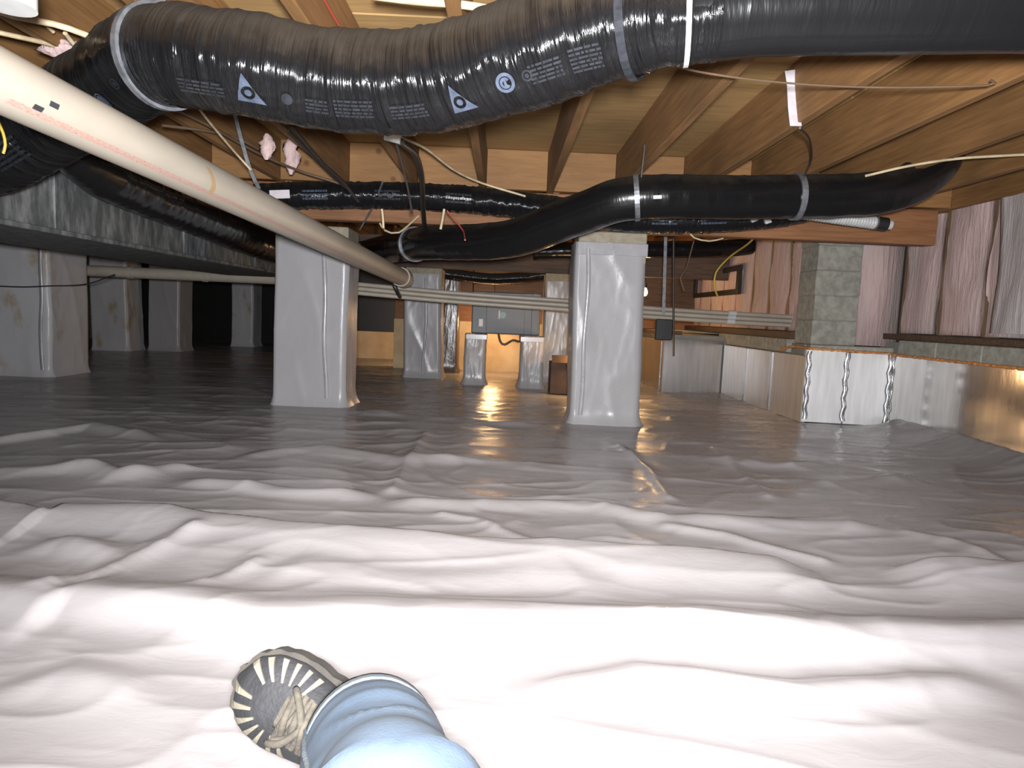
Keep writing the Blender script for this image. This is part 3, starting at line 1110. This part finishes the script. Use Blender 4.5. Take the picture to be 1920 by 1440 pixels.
D4R = 0.072
pts = [Vector((-1.42, 3.92, 1.235)), at(510, 368, 3.9), at(700, 366, 3.88), at(850, 372, 3.88), at(1000, 388, 3.88), at(1180, 410, 3.9), at(1320, 412, 3.9), at(1430, 405, 3.9), at(1490, 396, 3.92), at(1545, 384, 3.94)]
d4, P4 = duct('flexible_duct', 'thin crinkled shiny black duct with printing running along the girder face', pts, D4R, 'duct_crinkle', 30, 0.007, 0.10, 38, 13)
i = nearest(P4, 533, 358)
patch(d4, P4, D4R, i, facing_angle(P4, i, -0.15), [[(-0.055, -0.02), (0.055, -0.02), (0.055, 0.02), (-0.055, 0.02)]], 'paper_label', 'paper', 0.008, 0, 'cream paper label')
for u, v, sd in ((600, 375, 21), (730, 370, 22), (860, 380, 23), (1240, 415, 24), (1330, 415, 25), (1400, 410, 26)):
    i = nearest(P4, u, v)
    patch(d4, P4, D4R, i, facing_angle(P4, i, 0.15), text_rows(0.14, 3, 0.018, sd), 'printed_lettering', 'print_blue' if sd in (24, 25, 21) else 'print_dim', 0.008)
i = nearest(P4, 735, 366)
patch(d4, P4, D4R, i, facing_angle(P4, i, -0.1), arcpoly(0.012, 0.02, 0, 2*math.pi, 16), 'printed_disc', 'print_dim', 0.008)

for u, v in ((1412, 407), (1438, 410)):
    p = at(u, v, 3.80)
    MB().obox(p, (0.016, 0.0, 0.006), (0, 0.012, 0.004), (-0.008, 0, 0.022)).build('tape_tab', 'white_plastic', d4)

d5, P5 = duct('flexible_duct', 'far black duct seen between the right pier and the pink wall', [at(1000, 472, 6.2), at(1200, 468, 6.2), at(1350, 466, 6.2), at(1420, 460, 6.25), at(1475, 444, 6.3)], 0.074, 'duct_clean', 24, 0.015, 0.04, 14, 17)
d6, P6 = duct('flexible_duct', 'far black duct sagging under the rear girder above the air handler', [at(755, 500, 7.14), at(850, 515, 7.12), at(920, 523, 7.12), at(985, 520, 7.12), at(1075, 508, 7.14)], 0.058, 'duct', 24, 0.015, 0.04, 14, 19)
d7, P7 = duct('flexible_duct', 'dark duct lying along the side of the metal trunk behind the drain pipe', [Vector((-1.64, 2.50, 1.19)), Vector((-1.67, 3.1, 1.15)), Vector((-1.67, 3.5, 1.13)), Vector((-1.67, 4.1, 1.10)), Vector((-1.69, 4.6, 1.08)), Vector((-1.69, 6.0, 1.05))], 0.10, 'duct_clean', 30, 0.012, 0.04, 16, 23, lambda t: min(1.0, 0.08+t*9)**0.6)

# sheet metal trunk
tr = empty('metal_trunk_duct', (-2.1, 4.0, 0.905), 'dusty dark sheet metal trunk duct running away along the left side', 'duct')
ys = [1.7, 2.8, 3.9, 5.0, 6.1]
for y0, y1 in zip(ys[:-1], ys[1:]):
    MB().box((-2.42, y0+0.002, 0.92), (-1.80, y1-0.002, 1.24), 0.006).build('duct_section', 'trunk', tr)
MB().box((-2.44, 1.7, 0.903), (-1.785, 6.1, 0.924), 0.003).build('bottom_flange', 'trunk', tr)
for y in ys[1:-1]:
    MB().box((-2.43, y-0.018, 0.918), (-1.792, y+0.018, 1.246), 0.003).build('joint_cleat', 'trunk', tr)

# ------------------------------------------------------------------ pipes
A, B = at(0, 152, 1.30), at(757, 522, 4.80)
dirv = (B-A).normalized()
A0 = A-dirv*0.75
dp = empty('drain_pipe', A0, 'large cream plastic drain pipe with red printing slanting across the left', 'pipe')
MB().tube(spline([A0, B], 0.05), 0.0572, 36).build('pipe_barrel', 'pvc', dp)
MB().tube([A0, A-dirv*0.16, A-dirv*0.085], 0.0630, 36).build('coupling', 'white_plastic', dp)
MB().tube([A-dirv*0.11, A-dirv*0.08, A-dirv*0.0799], 0.0645, 36).build('coupling_lip', 'white_plastic', dp)
MB().tube([B-dirv*0.10, B+dirv*0.015], 0.066, 32).build('hub', 'pvc', dp)
fr = frames([A0, B])[0]
def pipe_angle(p):
    d = Vector((0.25, 0.3, 0.50))-p
    return math.atan2(d.dot(fr[3]), d.dot(fr[2]))
th0 = pipe_angle(A+dirv*0.5)
R, ss = [], []
S0, S1 = 0.72, (B-A0).length-0.12
for k in range(121):
    s = S0+(S1-S0)*k/120
    c = A0+dirv*s
    R.append([c+0.0577*(math.cos(th0+0.11*j+0.42)*fr[2]+math.sin(th0+0.11*j+0.42)*fr[3]) for j in (-1.0, 0, 1.0)])
    ss.append(s)
rp = MB()
for k in range(120):
    for j in range(2):
        q = [R[k][j], R[k][j+1], R[k+1][j+1], R[k+1][j]]
        rp.add(q, [(0, 1, 2, 3)], True, [[(j/24, ss[k]), ((j+1)/24, ss[k]), ((j+1)/24, ss[k+1]), (j/24, ss[k+1])]])
plabel(rp.build('red_print', 'redprint', dp), 'line of faded red printing')
def pipe_mark(s, th, ds, dth, mat, name):
    V = []
    for a, b in ((-1, -1), (1, -1), (1, 1), (-1, 1)):
        c = A0+dirv*(s+ds*a)
        V.append(c+0.0580*(math.cos(th+dth*b)*fr[2]+math.sin(th+dth*b)*fr[3]))
    return MB().add(V, [(0, 1, 2, 3)]).build(name, mat, dp)
# two black marker squares near the coupling, drip stain half way
sgn = 1 if math.sin(0.1) > 0 else 1
for s, th in ((0.815, th0-0.10), (0.785, th0+0.22)):
    pipe_mark(s, th, 0.012, 0.09, 'mark_black', 'black_mark')
st = MB()
for k in range(14):
    t0, t1 = k/14, (k+1)/14
    V = []
    for t, w in ((t0, -1), (t0, 1), (t1, 1), (t1, -1)):
        th = th0-0.75+1.15*t
        c = A0+dirv*(1.40+0.012*w+0.05*math.sin(t*1.6))
        V.append(c+0.0580*(math.cos(th)*fr[2]+math.sin(th)*fr[3]))
    st.add(V, [(0, 1, 2, 3)], True)
st.build('drip_stain', 'stain', dp)
fit = empty('pipe_fitting', at(20, -40, 1.2), 'white plastic pipe fitting cut off by the top left corner', 'fitting')
MB().tube([at(5, -160, 1.22), at(12, -60, 1.22), at(14, 8, 1.22)], 0.036, 24).build('socket', 'white_plastic', fit)
MB().tube([at(13, -30, 1.22), at(14, 12, 1.22)], 0.043, 24).build('collar', 'white_plastic', fit)

op = empty('cross_pipe', at(60, 500, 6.25), 'old cream pipe crossing behind the left piers under the trunk', 'pipe')
MB().tube(spline([at(-100, 495, 6.25), at(175, 508, 6.25), at(540, 524, 6.25)], 0.2), 0.050, 20).build('pipe_barrel', 'pvc_old', op)
for u in (385, 245):
    p = at(u, 508+(u-175)*0.044, 6.25)
    MB().tube([p-Vector((0.02, 0, 0)), p+Vector((0.02, 0, 0))], 0.056, 20).build('coupling', 'pvc_old', op)
lab3 = ['upper thin cream water pipe of three running behind the two tall piers', 'middle thin cream water pipe of three running behind the two tall piers', 'lowest thin cream water pipe of three running behind the two tall piers']
for k in range(3):
    dz = 0.032-0.033*k
    off = Vector((0, 0.012*k, dz))
    P = [at(640, 538, 5.25)+off, at(860, 558, 5.25)+off, at(1060, 572, 5.25)+off, at(1250, 588, 5.25)+off, at(1500, 603, 5.25)+off]
    e = empty('water_pipe', P[0], lab3[k], 'pipe')
    MB().tube(spline(P, 0.15), 0.0165, 14).build('pipe_barrel', 'pvc_old' if k else 'pvc', e)
    p = at(1372, 595, 5.25)+off
    MB().tube([p-Vector((0.03, 0, 0)), p+Vector((0.03, 0, 0))], 0.021, 14).build('coupling', 'white_plastic', e)

# white corrugated hose end near the pink wall
P = spline([at(1500, 398, 3.75), at(1570, 408, 3.75), at(1642, 418, 3.75)], 0.0045)
ch = empty('corrugated_hose', P[0], 'short white corrugated hose with black end beside the pink wall', 'hose')
MB().tube(P, 0.034, 20, (True, True), lambda th, s: 0.10*math.sin(s*420)).build('hose', 'white_plastic', ch)
q = P[-1]
t = (P[-1]-P[-2]).normalized()
MB().tube([q-t*0.004, q+t*0.06], 0.036, 20).build('end_cap', 'black_plastic', ch)
MB().tube([q+t*0.055, q+t*0.085], 0.026, 16).build('nozzle', 'white_plastic', ch)

# ------------------------------------------------------------------ air handler and things beyond
ah = empty('air_handler', (0.03, 6.55, 0.472), 'dark grey box shaped air handler with green sticker on two wrapped stubs', 'appliance')
MB().box((-0.285, 6.28, 0.474), (0.345, 6.92, 0.86), 0.01).build('cabinet', 'handler', ah)
MB().box((-0.15, 6.272, 0.482), (0.20, 6.282, 0.85), 0.003).build('front_panel', 'handler', ah)
MB().box((0.265, 6.274, 0.48), (0.325, 6.284, 0.855), 0.003).build('corner_post', 'handler', ah)
p = at(943, 591, 6.27)
mb = MB()
mb.rings([[p+Vector((0.030*math.cos(2*math.pi*j/20), d, 0.030*math.sin(2*math.pi*j/20))) for j in range(20)] for d in (0.004, -0.003)], True, (False, True), False)
plabel(mb.build('sticker', 'green_sticker', ah), 'round green sticker')
MB().box((p.x-0.042, 6.266, p.z-0.035), (p.x-0.026, 6.273, p.z+0.042), 0.001).build('sticker', 'paper', ah)
p = at(902, 606, 6.27)
MB().box((p.x-0.022, 6.264, p.z-0.03), (p.x+0.018, 6.281, p.z+0.04), 0.002).build('tag', 'white_plastic', ah)
MB().tube(spline([at(934, 622, 6.35), at(938, 640, 6.33), at(946, 646, 6.33), at(962, 638, 6.33), at(975, 640, 6.35), at(975, 620, 6.35)], 0.02), 0.011, 10).build('drain_hose', 'brown_cable', ah)

cb = empty('cardboard_box', (0.56, 5.85, 0.0), 'small brown cardboard box half hidden behind the right tall pier', 'box')
MB().box((0.425, 5.75, 0.003), (0.74, 6.0, 0.27), 0.003).build('carton', 'cardboard', cb)
MB().obox((0.585, 5.735, 0.30), (0.155, 0, 0), (0, 0.03, 0.03), (0, 0.0014, -0.0014)).build('flap', 'cardboard', cb)

# warm bulbs on cords: the first in view, the others added for the far glow
def work_bulb(loc, label, power, top):
    e = empty('work_bulb', loc, label, 'lamp', 'hanging work bulbs')
    x, y, z = loc
    prof = [(0.002, -0.055), (0.018, -0.050), (0.029, -0.032), (0.031, -0.014), (0.025, 0.006), (0.016, 0.024), (0.014, 0.032)]
    R = [[(x+r*math.cos(2*math.pi*j/16), y+r*math.sin(2*math.pi*j/16), z+h) for j in range(16)] for r, h in prof]
    MB().rings(R, True, (True, True), True).build('bulb', 'bulb', e)
    MB().tube([(x, y, z+0.03), (x, y, z+0.08)], 0.019, 14).build('lamp_holder', 'black_plastic', e)
    MB().tube(spline([(x, y, z+0.08), (x+0.012, y, z+0.2), (x, y, top)], 0.04), 0.004, 8).build('cord', 'dark_cable', e)
    l = lamp('bulb_light', (x, y, z-0.075), power, (1.0, 0.60, 0.27), 0.05)
    return e
work_bulb(tuple(at(1209, 545, 6.95)), 'glowing warm bulb hanging beside the right edge of the right tall pier', 14, 1.37)
work_bulb((-0.108, 7.40, 0.62), 'added warm bulb, unseen behind the grey air handler', 18, 1.37)  # unseen bulb added to light the back wall and floor
work_bulb((-0.84, 8.15, 0.66), 'added warm bulb, unseen behind the slim grey pier', 18, 1.37)  # unseen bulb added to warm the low wall beyond

work_bulb((0.698, 5.70, 0.42), 'added warm bulb, unseen low behind the right tall pier', 14, 1.385)  # unseen bulb added to warm the middle foil panels

# dark frame on the far pink wall
vf = empty('vent_frame', (2.17, 7.1, 0.9), 'dark rectangular wooden frame against the far pink batts', 'frame')
for lo, hi in (((2.165, 6.32, 0.93), (2.195, 6.40, 1.20)), ((2.165, 7.75, 0.93), (2.195, 7.83, 1.20)), ((2.165, 6.40, 0.93), (2.195, 7.75, 0.98)), ((2.165, 6.40, 1.15), (2.195, 7.75, 1.20))):
    MB().box(lo, hi, 0.004).build('frame_rail', 'black_plastic', vf)

# ------------------------------------------------------------------ hangers, cables, wires
def wire(name, label, pts, r, mat, cat='cable', n=8, step=0.03):
    P = spline(pts, step)
    o = MB().tube(P, r, n).build(name, mat, None, P[0])
    return tag(o, label, cat)


def flat_strap(name, label, pts, w, mat='steel', cat='strap', th=0.0015):
    P = spline(pts, 0.03)
    R = []
    for p, t, a, b in frames(P):
        side = t.cross(Vector((0, 1, 0)))
        side = side.normalized() if side.length > 0.05 else Vector((1, 0, 0))
        nrm = t.cross(side).normalized()
        R.append([p-side*w-nrm*th, p+side*w-nrm*th, p+side*w+nrm*th, p-side*w+nrm*th])
    o = MB().rings(R, True, (True, True), False).build(name, mat, None, P[0])
    return tag(o, label, cat)


hs = empty('pipe_hanger', at(1250, 440, 5.2), 'flat silver hanger strap holding the cream pipes right of the tall pier', 'strap')
a, b = at(1251, 345, 5.215), at(1244, 590, 5.215)
P = spline([a, b], 0.05)
MB().rings([[p+Vector((sx*0.012, sy*0.0015, 0)) for sx, sy in ((-1, -1), (1, -1), (1, 1), (-1, 1))] for p in P], True, (True, True), False).build('strap', 'steel', hs)
p = at(1247, 617, 5.22)
MB().box((p.x-0.075, p.y-0.012, p.z-0.085), (p.x+0.055, p.y+0.02, p.z+0.075), 0.006).build('clamp_block', 'black_plastic', hs)
wire('black_cable', 'thin straight black cable dropping beside the hanger strap to the foil', [at(1263, 440, 5.15), at(1263, 560, 5.15), at(1263, 668, 5.15)], 0.008, 'dark_cable')

flat_strap('hanger_strap', 'pale flat strap slanting down to the cream drain pipe', [at(436, 196, 2.9), at(452, 260, 3.0), at(470, 320, 3.05), at(486, 354, 3.1)], 0.008)
flat_strap('paper_tag', 'long white paper tag stuck on the side of a right hand joist', [at(1482, 132, 2.60), at(1486, 160, 2.59), at(1488, 200, 2.56), at(1492, 236, 2.53)], 0.021, 'paper', 'tag')
wire('hanger_wire', 'thin dark wire curving from the paper tag to the silver strap', [at(1500, 240, 2.4), at(1518, 262, 2.7), at(1521, 300, 3.0), at(1508, 330, 3.1)], 0.004, 'dark_cable')
wire('hanger_wire', 'thin pale wire dropping from the joist to the left silver strap', [at(1209, 272, 3.05), at(1206, 300, 3.1), at(1202, 336, 3.15)], 0.003, 'steel')
wire('sagging_wire', 'thin brown wire sagging across the joists below the right duct', [at(1195, 108, 1.86), at(1330, 138, 1.93), at(1480, 156, 1.99), at(1650, 164, 1.99), at(1852, 160, 1.95), at(1858, 150, 1.94)], 0.003, 'brown_cable')
wire('white_cable', 'cream cable lying against the joist above the end of the strapped duct', [at(1622, 330, 3.05), at(1700, 312, 3.0), at(1790, 298, 2.95), at(1880, 292, 2.9), at(1960, 288, 2.85)], 0.006, 'romex')

# pipe drop with black tube under the large duct
tb = empty('condensate_tube', at(742, 258, 2.55), 'black tube with white socket hanging from under the large duct', 'tube')
MB().tube(spline([at(752, 266, 2.55), at(778, 290, 2.75), at(790, 330, 3.1), at(793, 385, 3.6), at(796, 428, 4.0)], 0.02), 0.013, 12).build('tube', 'black_plastic', tb)
MB().tube([at(722, 254, 2.55), at(752, 262, 2.55)], 0.017, 14).build('socket', 'white_plastic', tb)
wire('black_cable', 'thin black cable dropping beside the condensate tube', [at(742, 264, 2.65), at(757, 320, 2.75), at(768, 370, 2.85), at(772, 400, 2.9)], 0.005, 'dark_cable')
wire('white_cable', 'cream cable running down right from the white socket to the crinkled duct', [at(745, 254, 2.9), at(800, 280, 3.2), at(850, 318, 3.5), at(900, 342, 3.7), at(985, 368, 3.75)], 0.006, 'romex')
wire('white_cable', 'cream cable hugging the underside of the large duct', [at(350, 180, 2.1), at(420, 204, 2.1), at(470, 215, 2.05), at(560, 230, 2.0), at(640, 236, 1.98)], 0.0075, 'romex')
wire('brown_cable', 'dark brown cable slanting down right in front of the bright blocking', [at(545, 235, 2.7), at(600, 300, 3.1), at(640, 338, 3.4), at(672, 378, 3.6)], 0.008, 'dark_cable')
wire('brown_cable', 'second dark cable slanting parallel below the cream cable', [at(540, 245, 2.8), at(580, 285, 3.1), at(640, 345, 3.6), at(650, 352, 3.65)], 0.007, 'dark_cable')
wire('grey_cable', 'grey cable from behind the drain pipe across to the crinkled duct', [at(330, 205, 2.6), at(400, 240, 2.9), at(480, 285, 3.3), at(560, 320, 3.6), at(640, 345, 3.72)], 0.007, 'brown_cable')
wire('grey_cable', 'thin grey cable crossing flat behind the pale flat strap', [at(305, 235, 2.8), at(390, 246, 3.0), at(450, 262, 3.2), at(520, 300, 3.5)], 0.006, 'brown_cable')
wire('cream_wire', 'short cream wire slanting down from the large duct bend', [at(363, 190, 2.3), at(395, 232, 2.6), at(440, 285, 2.9), at(470, 318, 3.0)], 0.005, 'romex')
wire('grey_wire', 'pale wire slanting from the crinkled duct down to the broad pier', [at(718, 340, 3.7), at(700, 385, 3.9), at(675, 430, 4.1)], 0.005, 'steel')
wire('twig_wire', 'pale bent wire scrap hanging above the sagging duct', [at(712, 418, 4.1), at(722, 432, 4.12), at(748, 436, 4.15), at(786, 404, 4.1)], 0.006, 'romex')
wire('red_wire', 'thin red wire hanging between the two middle ducts', [at(838, 395, 3.3), at(852, 412, 3.3), at(868, 432, 3.28), at(872, 450, 3.1)], 0.004, 'red_cable')
wire('cream_wire', 'short upright cream wire below the crinkled duct', [at(833, 392, 3.5), at(830, 410, 3.5), at(826, 430, 3.5)], 0.007, 'romex')
wire('cream_wire', 'short cream wire at the left of the pale wire scrap', [at(716, 392, 3.4), at(718, 408, 3.4), at(719, 428, 3.4)], 0.006, 'romex')
wire('yellow_cable', 'yellow cable curving down in front of the far pink wall', [at(1432, 424, 4.3), at(1405, 455, 4.6), at(1368, 482, 5.0), at(1342, 512, 5.1), at(1341, 542, 5.1), at(1346, 556, 5.12)], 0.007, 'yellow_cable')
wire('cream_wire', 'cream wire looping under the thin crinkled duct at right', [at(1290, 432, 4.0), at(1302, 446, 4.0), at(1330, 452, 4.0), at(1356, 447, 4.0)], 0.005, 'romex')
wire('brown_cable', 'pinkish brown thin cable slanting behind the hanger strap', [at(1306, 432, 5.3), at(1296, 470, 5.3), at(1286, 505, 5.3), at(1276, 520, 5.3), at(1283, 545, 5.3)], 0.006, 'brown_cable')
wire('white_cable', 'thick white cable crossing the top left corner joists', [at(-20, 15, 1.75), at(30, 32, 1.78), at(100, 45, 1.8), at(160, 65, 1.84), at(215, 92, 1.9)], 0.008, 'romex')
wire('white_cable', 'thin cream cable above the thick white one at top left', [at(20, 3, 1.9), at(50, 20, 1.95), at(80, 42, 2.0), at(100, 60, 2.0)], 0.005, 'romex')
wire('cream_wire', 'cream wire branching down towards the large duct at top left', [at(122, 62, 1.9), at(140, 85, 1.95), at(165, 112, 2.0)], 0.006, 'romex')
wire('grey_cable', 'faint grey cable lowest in the top left bundle', [at(-30, 55, 1.95), at(30, 68, 2.0), at(90, 82, 2.1), at(140, 98, 2.2), at(185, 102, 2.2)], 0.007, 'romex')
wire('white_cable', 'pair of cream cables running along the top edge above the duct', [at(700, -8, 1.75), at(780, 2, 1.75), at(860, 8, 1.75), at(925, 18, 1.78)], 0.010, 'romex')
wire('brown_cable', 'dark cable slanting from the top edge down behind the large duct', [at(580, -15, 2.0), at(600, 20, 2.1), at(625, 70, 2.3), at(660, 130, 2.6)], 0.014, 'dark_cable')
wire('red_wire', 'thin dark red wire beside the dark cable at the top', [at(600, -15, 1.95), at(625, 30, 2.05), at(655, 80, 2.2)], 0.004, 'red_cable')
wire('loose_wire', 'wavy dark wire lying across the stained left pier', [at(-30, 535, 5.45), at(40, 538, 5.45), at(95, 536, 5.45), at(160, 533, 5.5), at(215, 515, 5.26)], 0.005, 'dark_cable')
wire('yellow_wire', 'frayed yellow wire ends at the left edge below the drain pipe', [at(-5, 225, 1.95), at(6, 250, 1.95), at(10, 272, 1.95), at(6, 288, 1.95)], 0.004, 'yellow_cable')
wire('pipe_clip', 'black strap hanging under the far end of the drain pipe', [at(738, 532, 4.75), at(744, 545, 4.75), at(750, 556, 4.9)], 0.014, 'black_plastic', 'clip')

# pink insulation scraps between joists
def scrap(label, u, v, y, sx, sz, seed):
    c = at(u, v, y)
    R = []
    for k in range(9):
        t = k/8
        rr = math.sin(math.pi*(0.06+0.88*t))
        R.append([c+Vector((sx*rr*math.cos(a)*(0.4+1.3*float(vnoise(k*1.7+seed, a*1.9))), sx*0.5*rr*math.sin(a)*(0.4+1.3*float(vnoise(k*1.7+seed+9, a*1.9))), sz*(t-0.5)*2)) for a in [2*math.pi*j/14 for j in range(14)]])
    tag(MB().rings(R, True, (True, True), True).build('insulation_scrap', 'pink', None, c), label, 'insulation')
scrap('torn pink insulation tuft between joists behind the pale strap', 500, 275, 3.3, 0.03, 0.06, 3)
scrap('larger pink insulation tuft hanging right of the first tuft', 545, 290, 3.6, 0.035, 0.10, 8)
scrap('pink insulation tuft among the cables at top left', 105, 88, 2.15, 0.06, 0.03, 15)

# ------------------------------------------------------------------ the photographer's leg
T = CC+ray(505, 1318).normalized()*0.95
av = Vector((-0.74, -0.42, 0.44)).normalized()+CU*0.30
cdir = (CC-T).normalized()
av = (av-cdir*(av.dot(cdir)+0.16)).normalized()
nv = (cdir-av*cdir.dot(av)).normalized()
up_side = nv.cross(av)
if up_side.dot(CU) < 0:
    up_side = -up_side
nv = (nv*math.cos(0.26)-up_side*math.sin(0.26)).normalized()
wv = nv.cross(av)
K = 1.0
Lf = 0.29*K
heel = T-av*(Lf*0.80)-nv*0.05
print('HEEL', heel, 'TOE', heel+av*Lf)
per = empty('person', (heel.x, heel.y, 0.0), 'person sitting out of frame, one leg in faded blue jeans and black boot', 'person')


def bp(a, w, n):
    return heel+av*a+wv*w+nv*n


def hw(t):      # half width along the boot, heel 0 to toe 1
    xs = [0, 0.06, 0.2, 0.4, 0.6, 0.75, 0.87, 0.95, 1.0]
    ws = [0.012, 0.028, 0.036, 0.036, 0.047, 0.053, 0.048, 0.033, 0.004]
    return K*np.interp(t, xs, ws)


def hh(t):
    xs = [0, 0.06, 0.15, 0.3, 0.42, 0.55, 0.7, 0.85, 0.95, 1.0]
    hs_ = [0.05, 0.095, 0.12, 0.118, 0.098, 0.080, 0.062, 0.050, 0.034, 0.012]
    return K*np.interp(t, xs, hs_)


R = []
for k in range(41):
    t = k/40
    t = 0.5-0.5*math.cos(math.pi*t)
    w_, h_ = hw(t), hh(t)
    ring = []
    for j in range(32):
        th = 2*math.pi*j/32
        c, s_ = math.cos(th), math.sin(th)
        x = w_*math.copysign(abs(c)**0.75, c)
        z = h_*(0.5+0.5*math.copysign(abs(s_)**(0.7 if s_ < 0 else 0.9), s_))
        x *= 1-0.25*max(0, s_)
        ring.append(bp(Lf*t, x, z))
    R.append(ring)
boot = MB().rings(R, True, (True, True), True).build('boot', 'boot', per)
# outsole with lugs on its rim
def outline(off, m=72):
    pts = []
    for k in range(m):
        ph = 2*math.pi*k/m
        t = 0.5-0.5*math.cos(ph)
        sg = 1 if ph < math.pi else -1
        lug = 0.0012*(1 if (k % 3) else -0.8)
        pts.append((Lf*t+(off+lug)*(-math.cos(ph)), sg*(hw(t)+off+lug)))
    return pts
o1 = outline(0.003)
R = [[bp(a, w, z) for a, w in o1] for z in (-0.028, -0.014, 0.0, 0.010)]
MB().rings(R, True, (True, True), False).build('sole', 'boot_sole', boot)
# pale stripes radiating round the toe
def toe_pt(ang, f, lift):
    # ang: direction round the toe cap centre; f: 0 rim .. 1 towards centre
    ca, cw = 0.74, 0.0
    R0 = 1.0
    # walk from rim inwards on the upper
    lo, hi = 0.0, 0.16
    for _ in range(24):
        mid = (lo+hi)/2
        a = Lf*ca+mid*math.cos(ang)
        w = mid*math.sin(ang)
        t = min(max(a/Lf, 0), 1)
        if a/Lf < 1 and abs(w) < hw(t)*0.985:
            lo = mid
        else:
            hi = mid
    r = lo*(1-f)
    a = Lf*ca+r*math.cos(ang)
    w = r*math.sin(ang)
    t = min(max(a/Lf, 0), 1)
    q = min(1, abs(w)/max(hw(t), 1e-4))
    # height of the upper at that place (inverse of the superellipse used above)
    s_ = 0.0
    for k in range(60):
        th = math.pi/2*k/59
        x = hw(t)*(math.cos(th)**0.75)*(1-0.25*math.sin(th))
        if x >= abs(w):
            s_ = math.sin(th)
    z = hh(t)*(0.5+0.5*(s_**0.9))
    return bp(a, w, z+lift)
for ang in (-2.05, -1.72, -1.38, -1.05, -0.72, -0.42, 0.12, 0.42, 0.72, 1.02, 1.32, 1.72, 2.05):
    mb = MB()
    V0, V1 = [], []
    for k in range(7):
        f = 0.02+0.44*k/6
        wd = 0.066*(1-0.35*k/6)
        V0.append([toe_pt(ang-wd, f, 0.0035), toe_pt(ang+wd, f, 0.0035), toe_pt(ang+wd, f, -0.003), toe_pt(ang-wd, f, -0.003)])
    mb.rings(V0, True, (True, True), False).build('toe_stripe', 'boot_stripe', boot)
# laces and tongue
mb = MB()
for k in range(6):
    t = 0.46+0.045*k
    h = hh(t)+0.006
    ww = hw(t)*0.55
    mb.tube(spline([bp(Lf*t, -ww, h-0.014), bp(Lf*(t+0.015), 0, h+0.004), bp(Lf*(t+0.03), ww, h-0.014)], 0.006), 0.0042, 8)
    mb.tube(spline([bp(Lf*(t+0.03), -ww, h-0.014), bp(Lf*(t+0.015), 0, h+0.007), bp(Lf*t, ww, h-0.014)], 0.006), 0.0042, 8)
for s_ in (-1, 1):
    mb.tube(spline([bp(Lf*0.62, 0, hh(0.62)+0.01), bp(Lf*0.66, s_*0.02, hh(0.66)+0.022), bp(Lf*0.72, s_*0.032, hh(0.72)+0.010), bp(Lf*0.64, s_*0.012, hh(0.64)+0.014)], 0.006), 0.0042, 8)
mb.build('laces', 'lace', boot)
R = []
for k in range(10):
    t = 0.34+0.40*k/9
    h = hh(t)+0.002
    ww = hw(t)*0.42
    R.append([bp(Lf*t, -ww, h-0.006), bp(Lf*t, -ww*0.5, h+0.001), bp(Lf*t, 0, h+0.003), bp(Lf*t, ww*0.5, h+0.001), bp(Lf*t, ww, h-0.006), bp(Lf*t, 0, h-0.02)])
MB().rings(R, True, (True, True), True).build('tongue', 'lace', boot)
# jeans leg, from the cuff round the ankle back to the knee and hip
ank = bp(Lf*0.30, 0.0, 0.155)
J = [CC+ray(696, 1410).normalized()*0.84, CC+ray(716, 1490).normalized()*0.70, CC+ray(748, 1620).normalized()*0.57, Vector((0.0, 0.18, 0.22)), Vector((0.06, -0.1, 0.15)), Vector((0.10, -0.40, 0.125))]
PJ = spline(J, 0.008)
R, ss = [], []
fj = frames(PJ)
acc = 0
nn = 48
for i, (p, t, a, b) in enumerate(fj):
    if i:
        acc += (p-fj[i-1][0]).length
    base = float(np.interp(acc, [0, 0.05, 0.2, 0.4, 0.7, 1.2], [0.074, 0.071, 0.063, 0.074, 0.088, 0.095]))
    ring = []
    for j in range(nn):
        th = 2*math.pi*j/nn
        kx = min(j, nn-j)/nn*6
        w_ = 0.006*(float(ridged(kx*0.8+acc*9, acc*14))**3)+0.007*(float(vnoise(kx*0.9+3, acc*7))-0.5)
        r = base*(1+0.04*math.cos(2*th))+w_*min(1, 0.3+acc*8)
        ring.append(p+r*(math.cos(th)*a+math.sin(th)*b))
    R.append(ring)
jl = MB().rings(R, True, (False, True), True)
jl.rings([[p+(fj[i][0]-p)*0.035 for p in R[i]] for i in range(9, -1, -1)]+[R[0]], True, (True, False), True)
jeans = jl.build('jeans_leg', 'denim', per)
hemR = []
for i in range(0, 4):
    hemR.append([fj[i][0]+(p-fj[i][0])*1.022 for p in R[i]])
hemR = [[fj[0][0]+(p-fj[0][0])*0.985 for p in R[0]]]+hemR+[[fj[3][0]+(p-fj[3][0])*1.0 for p in R[3]]]
MB().rings(hemR, True, (False, False), True).build('hem', 'hem', jeans)
for jj in (9, 33):
    MB().tube([R[i][jj]+(R[i][jj]-fj[i][0]).normalized()*0.001 for i in range(0, len(R), 2)], 0.0028, 6).build('side_seam', 'hem', jeans)
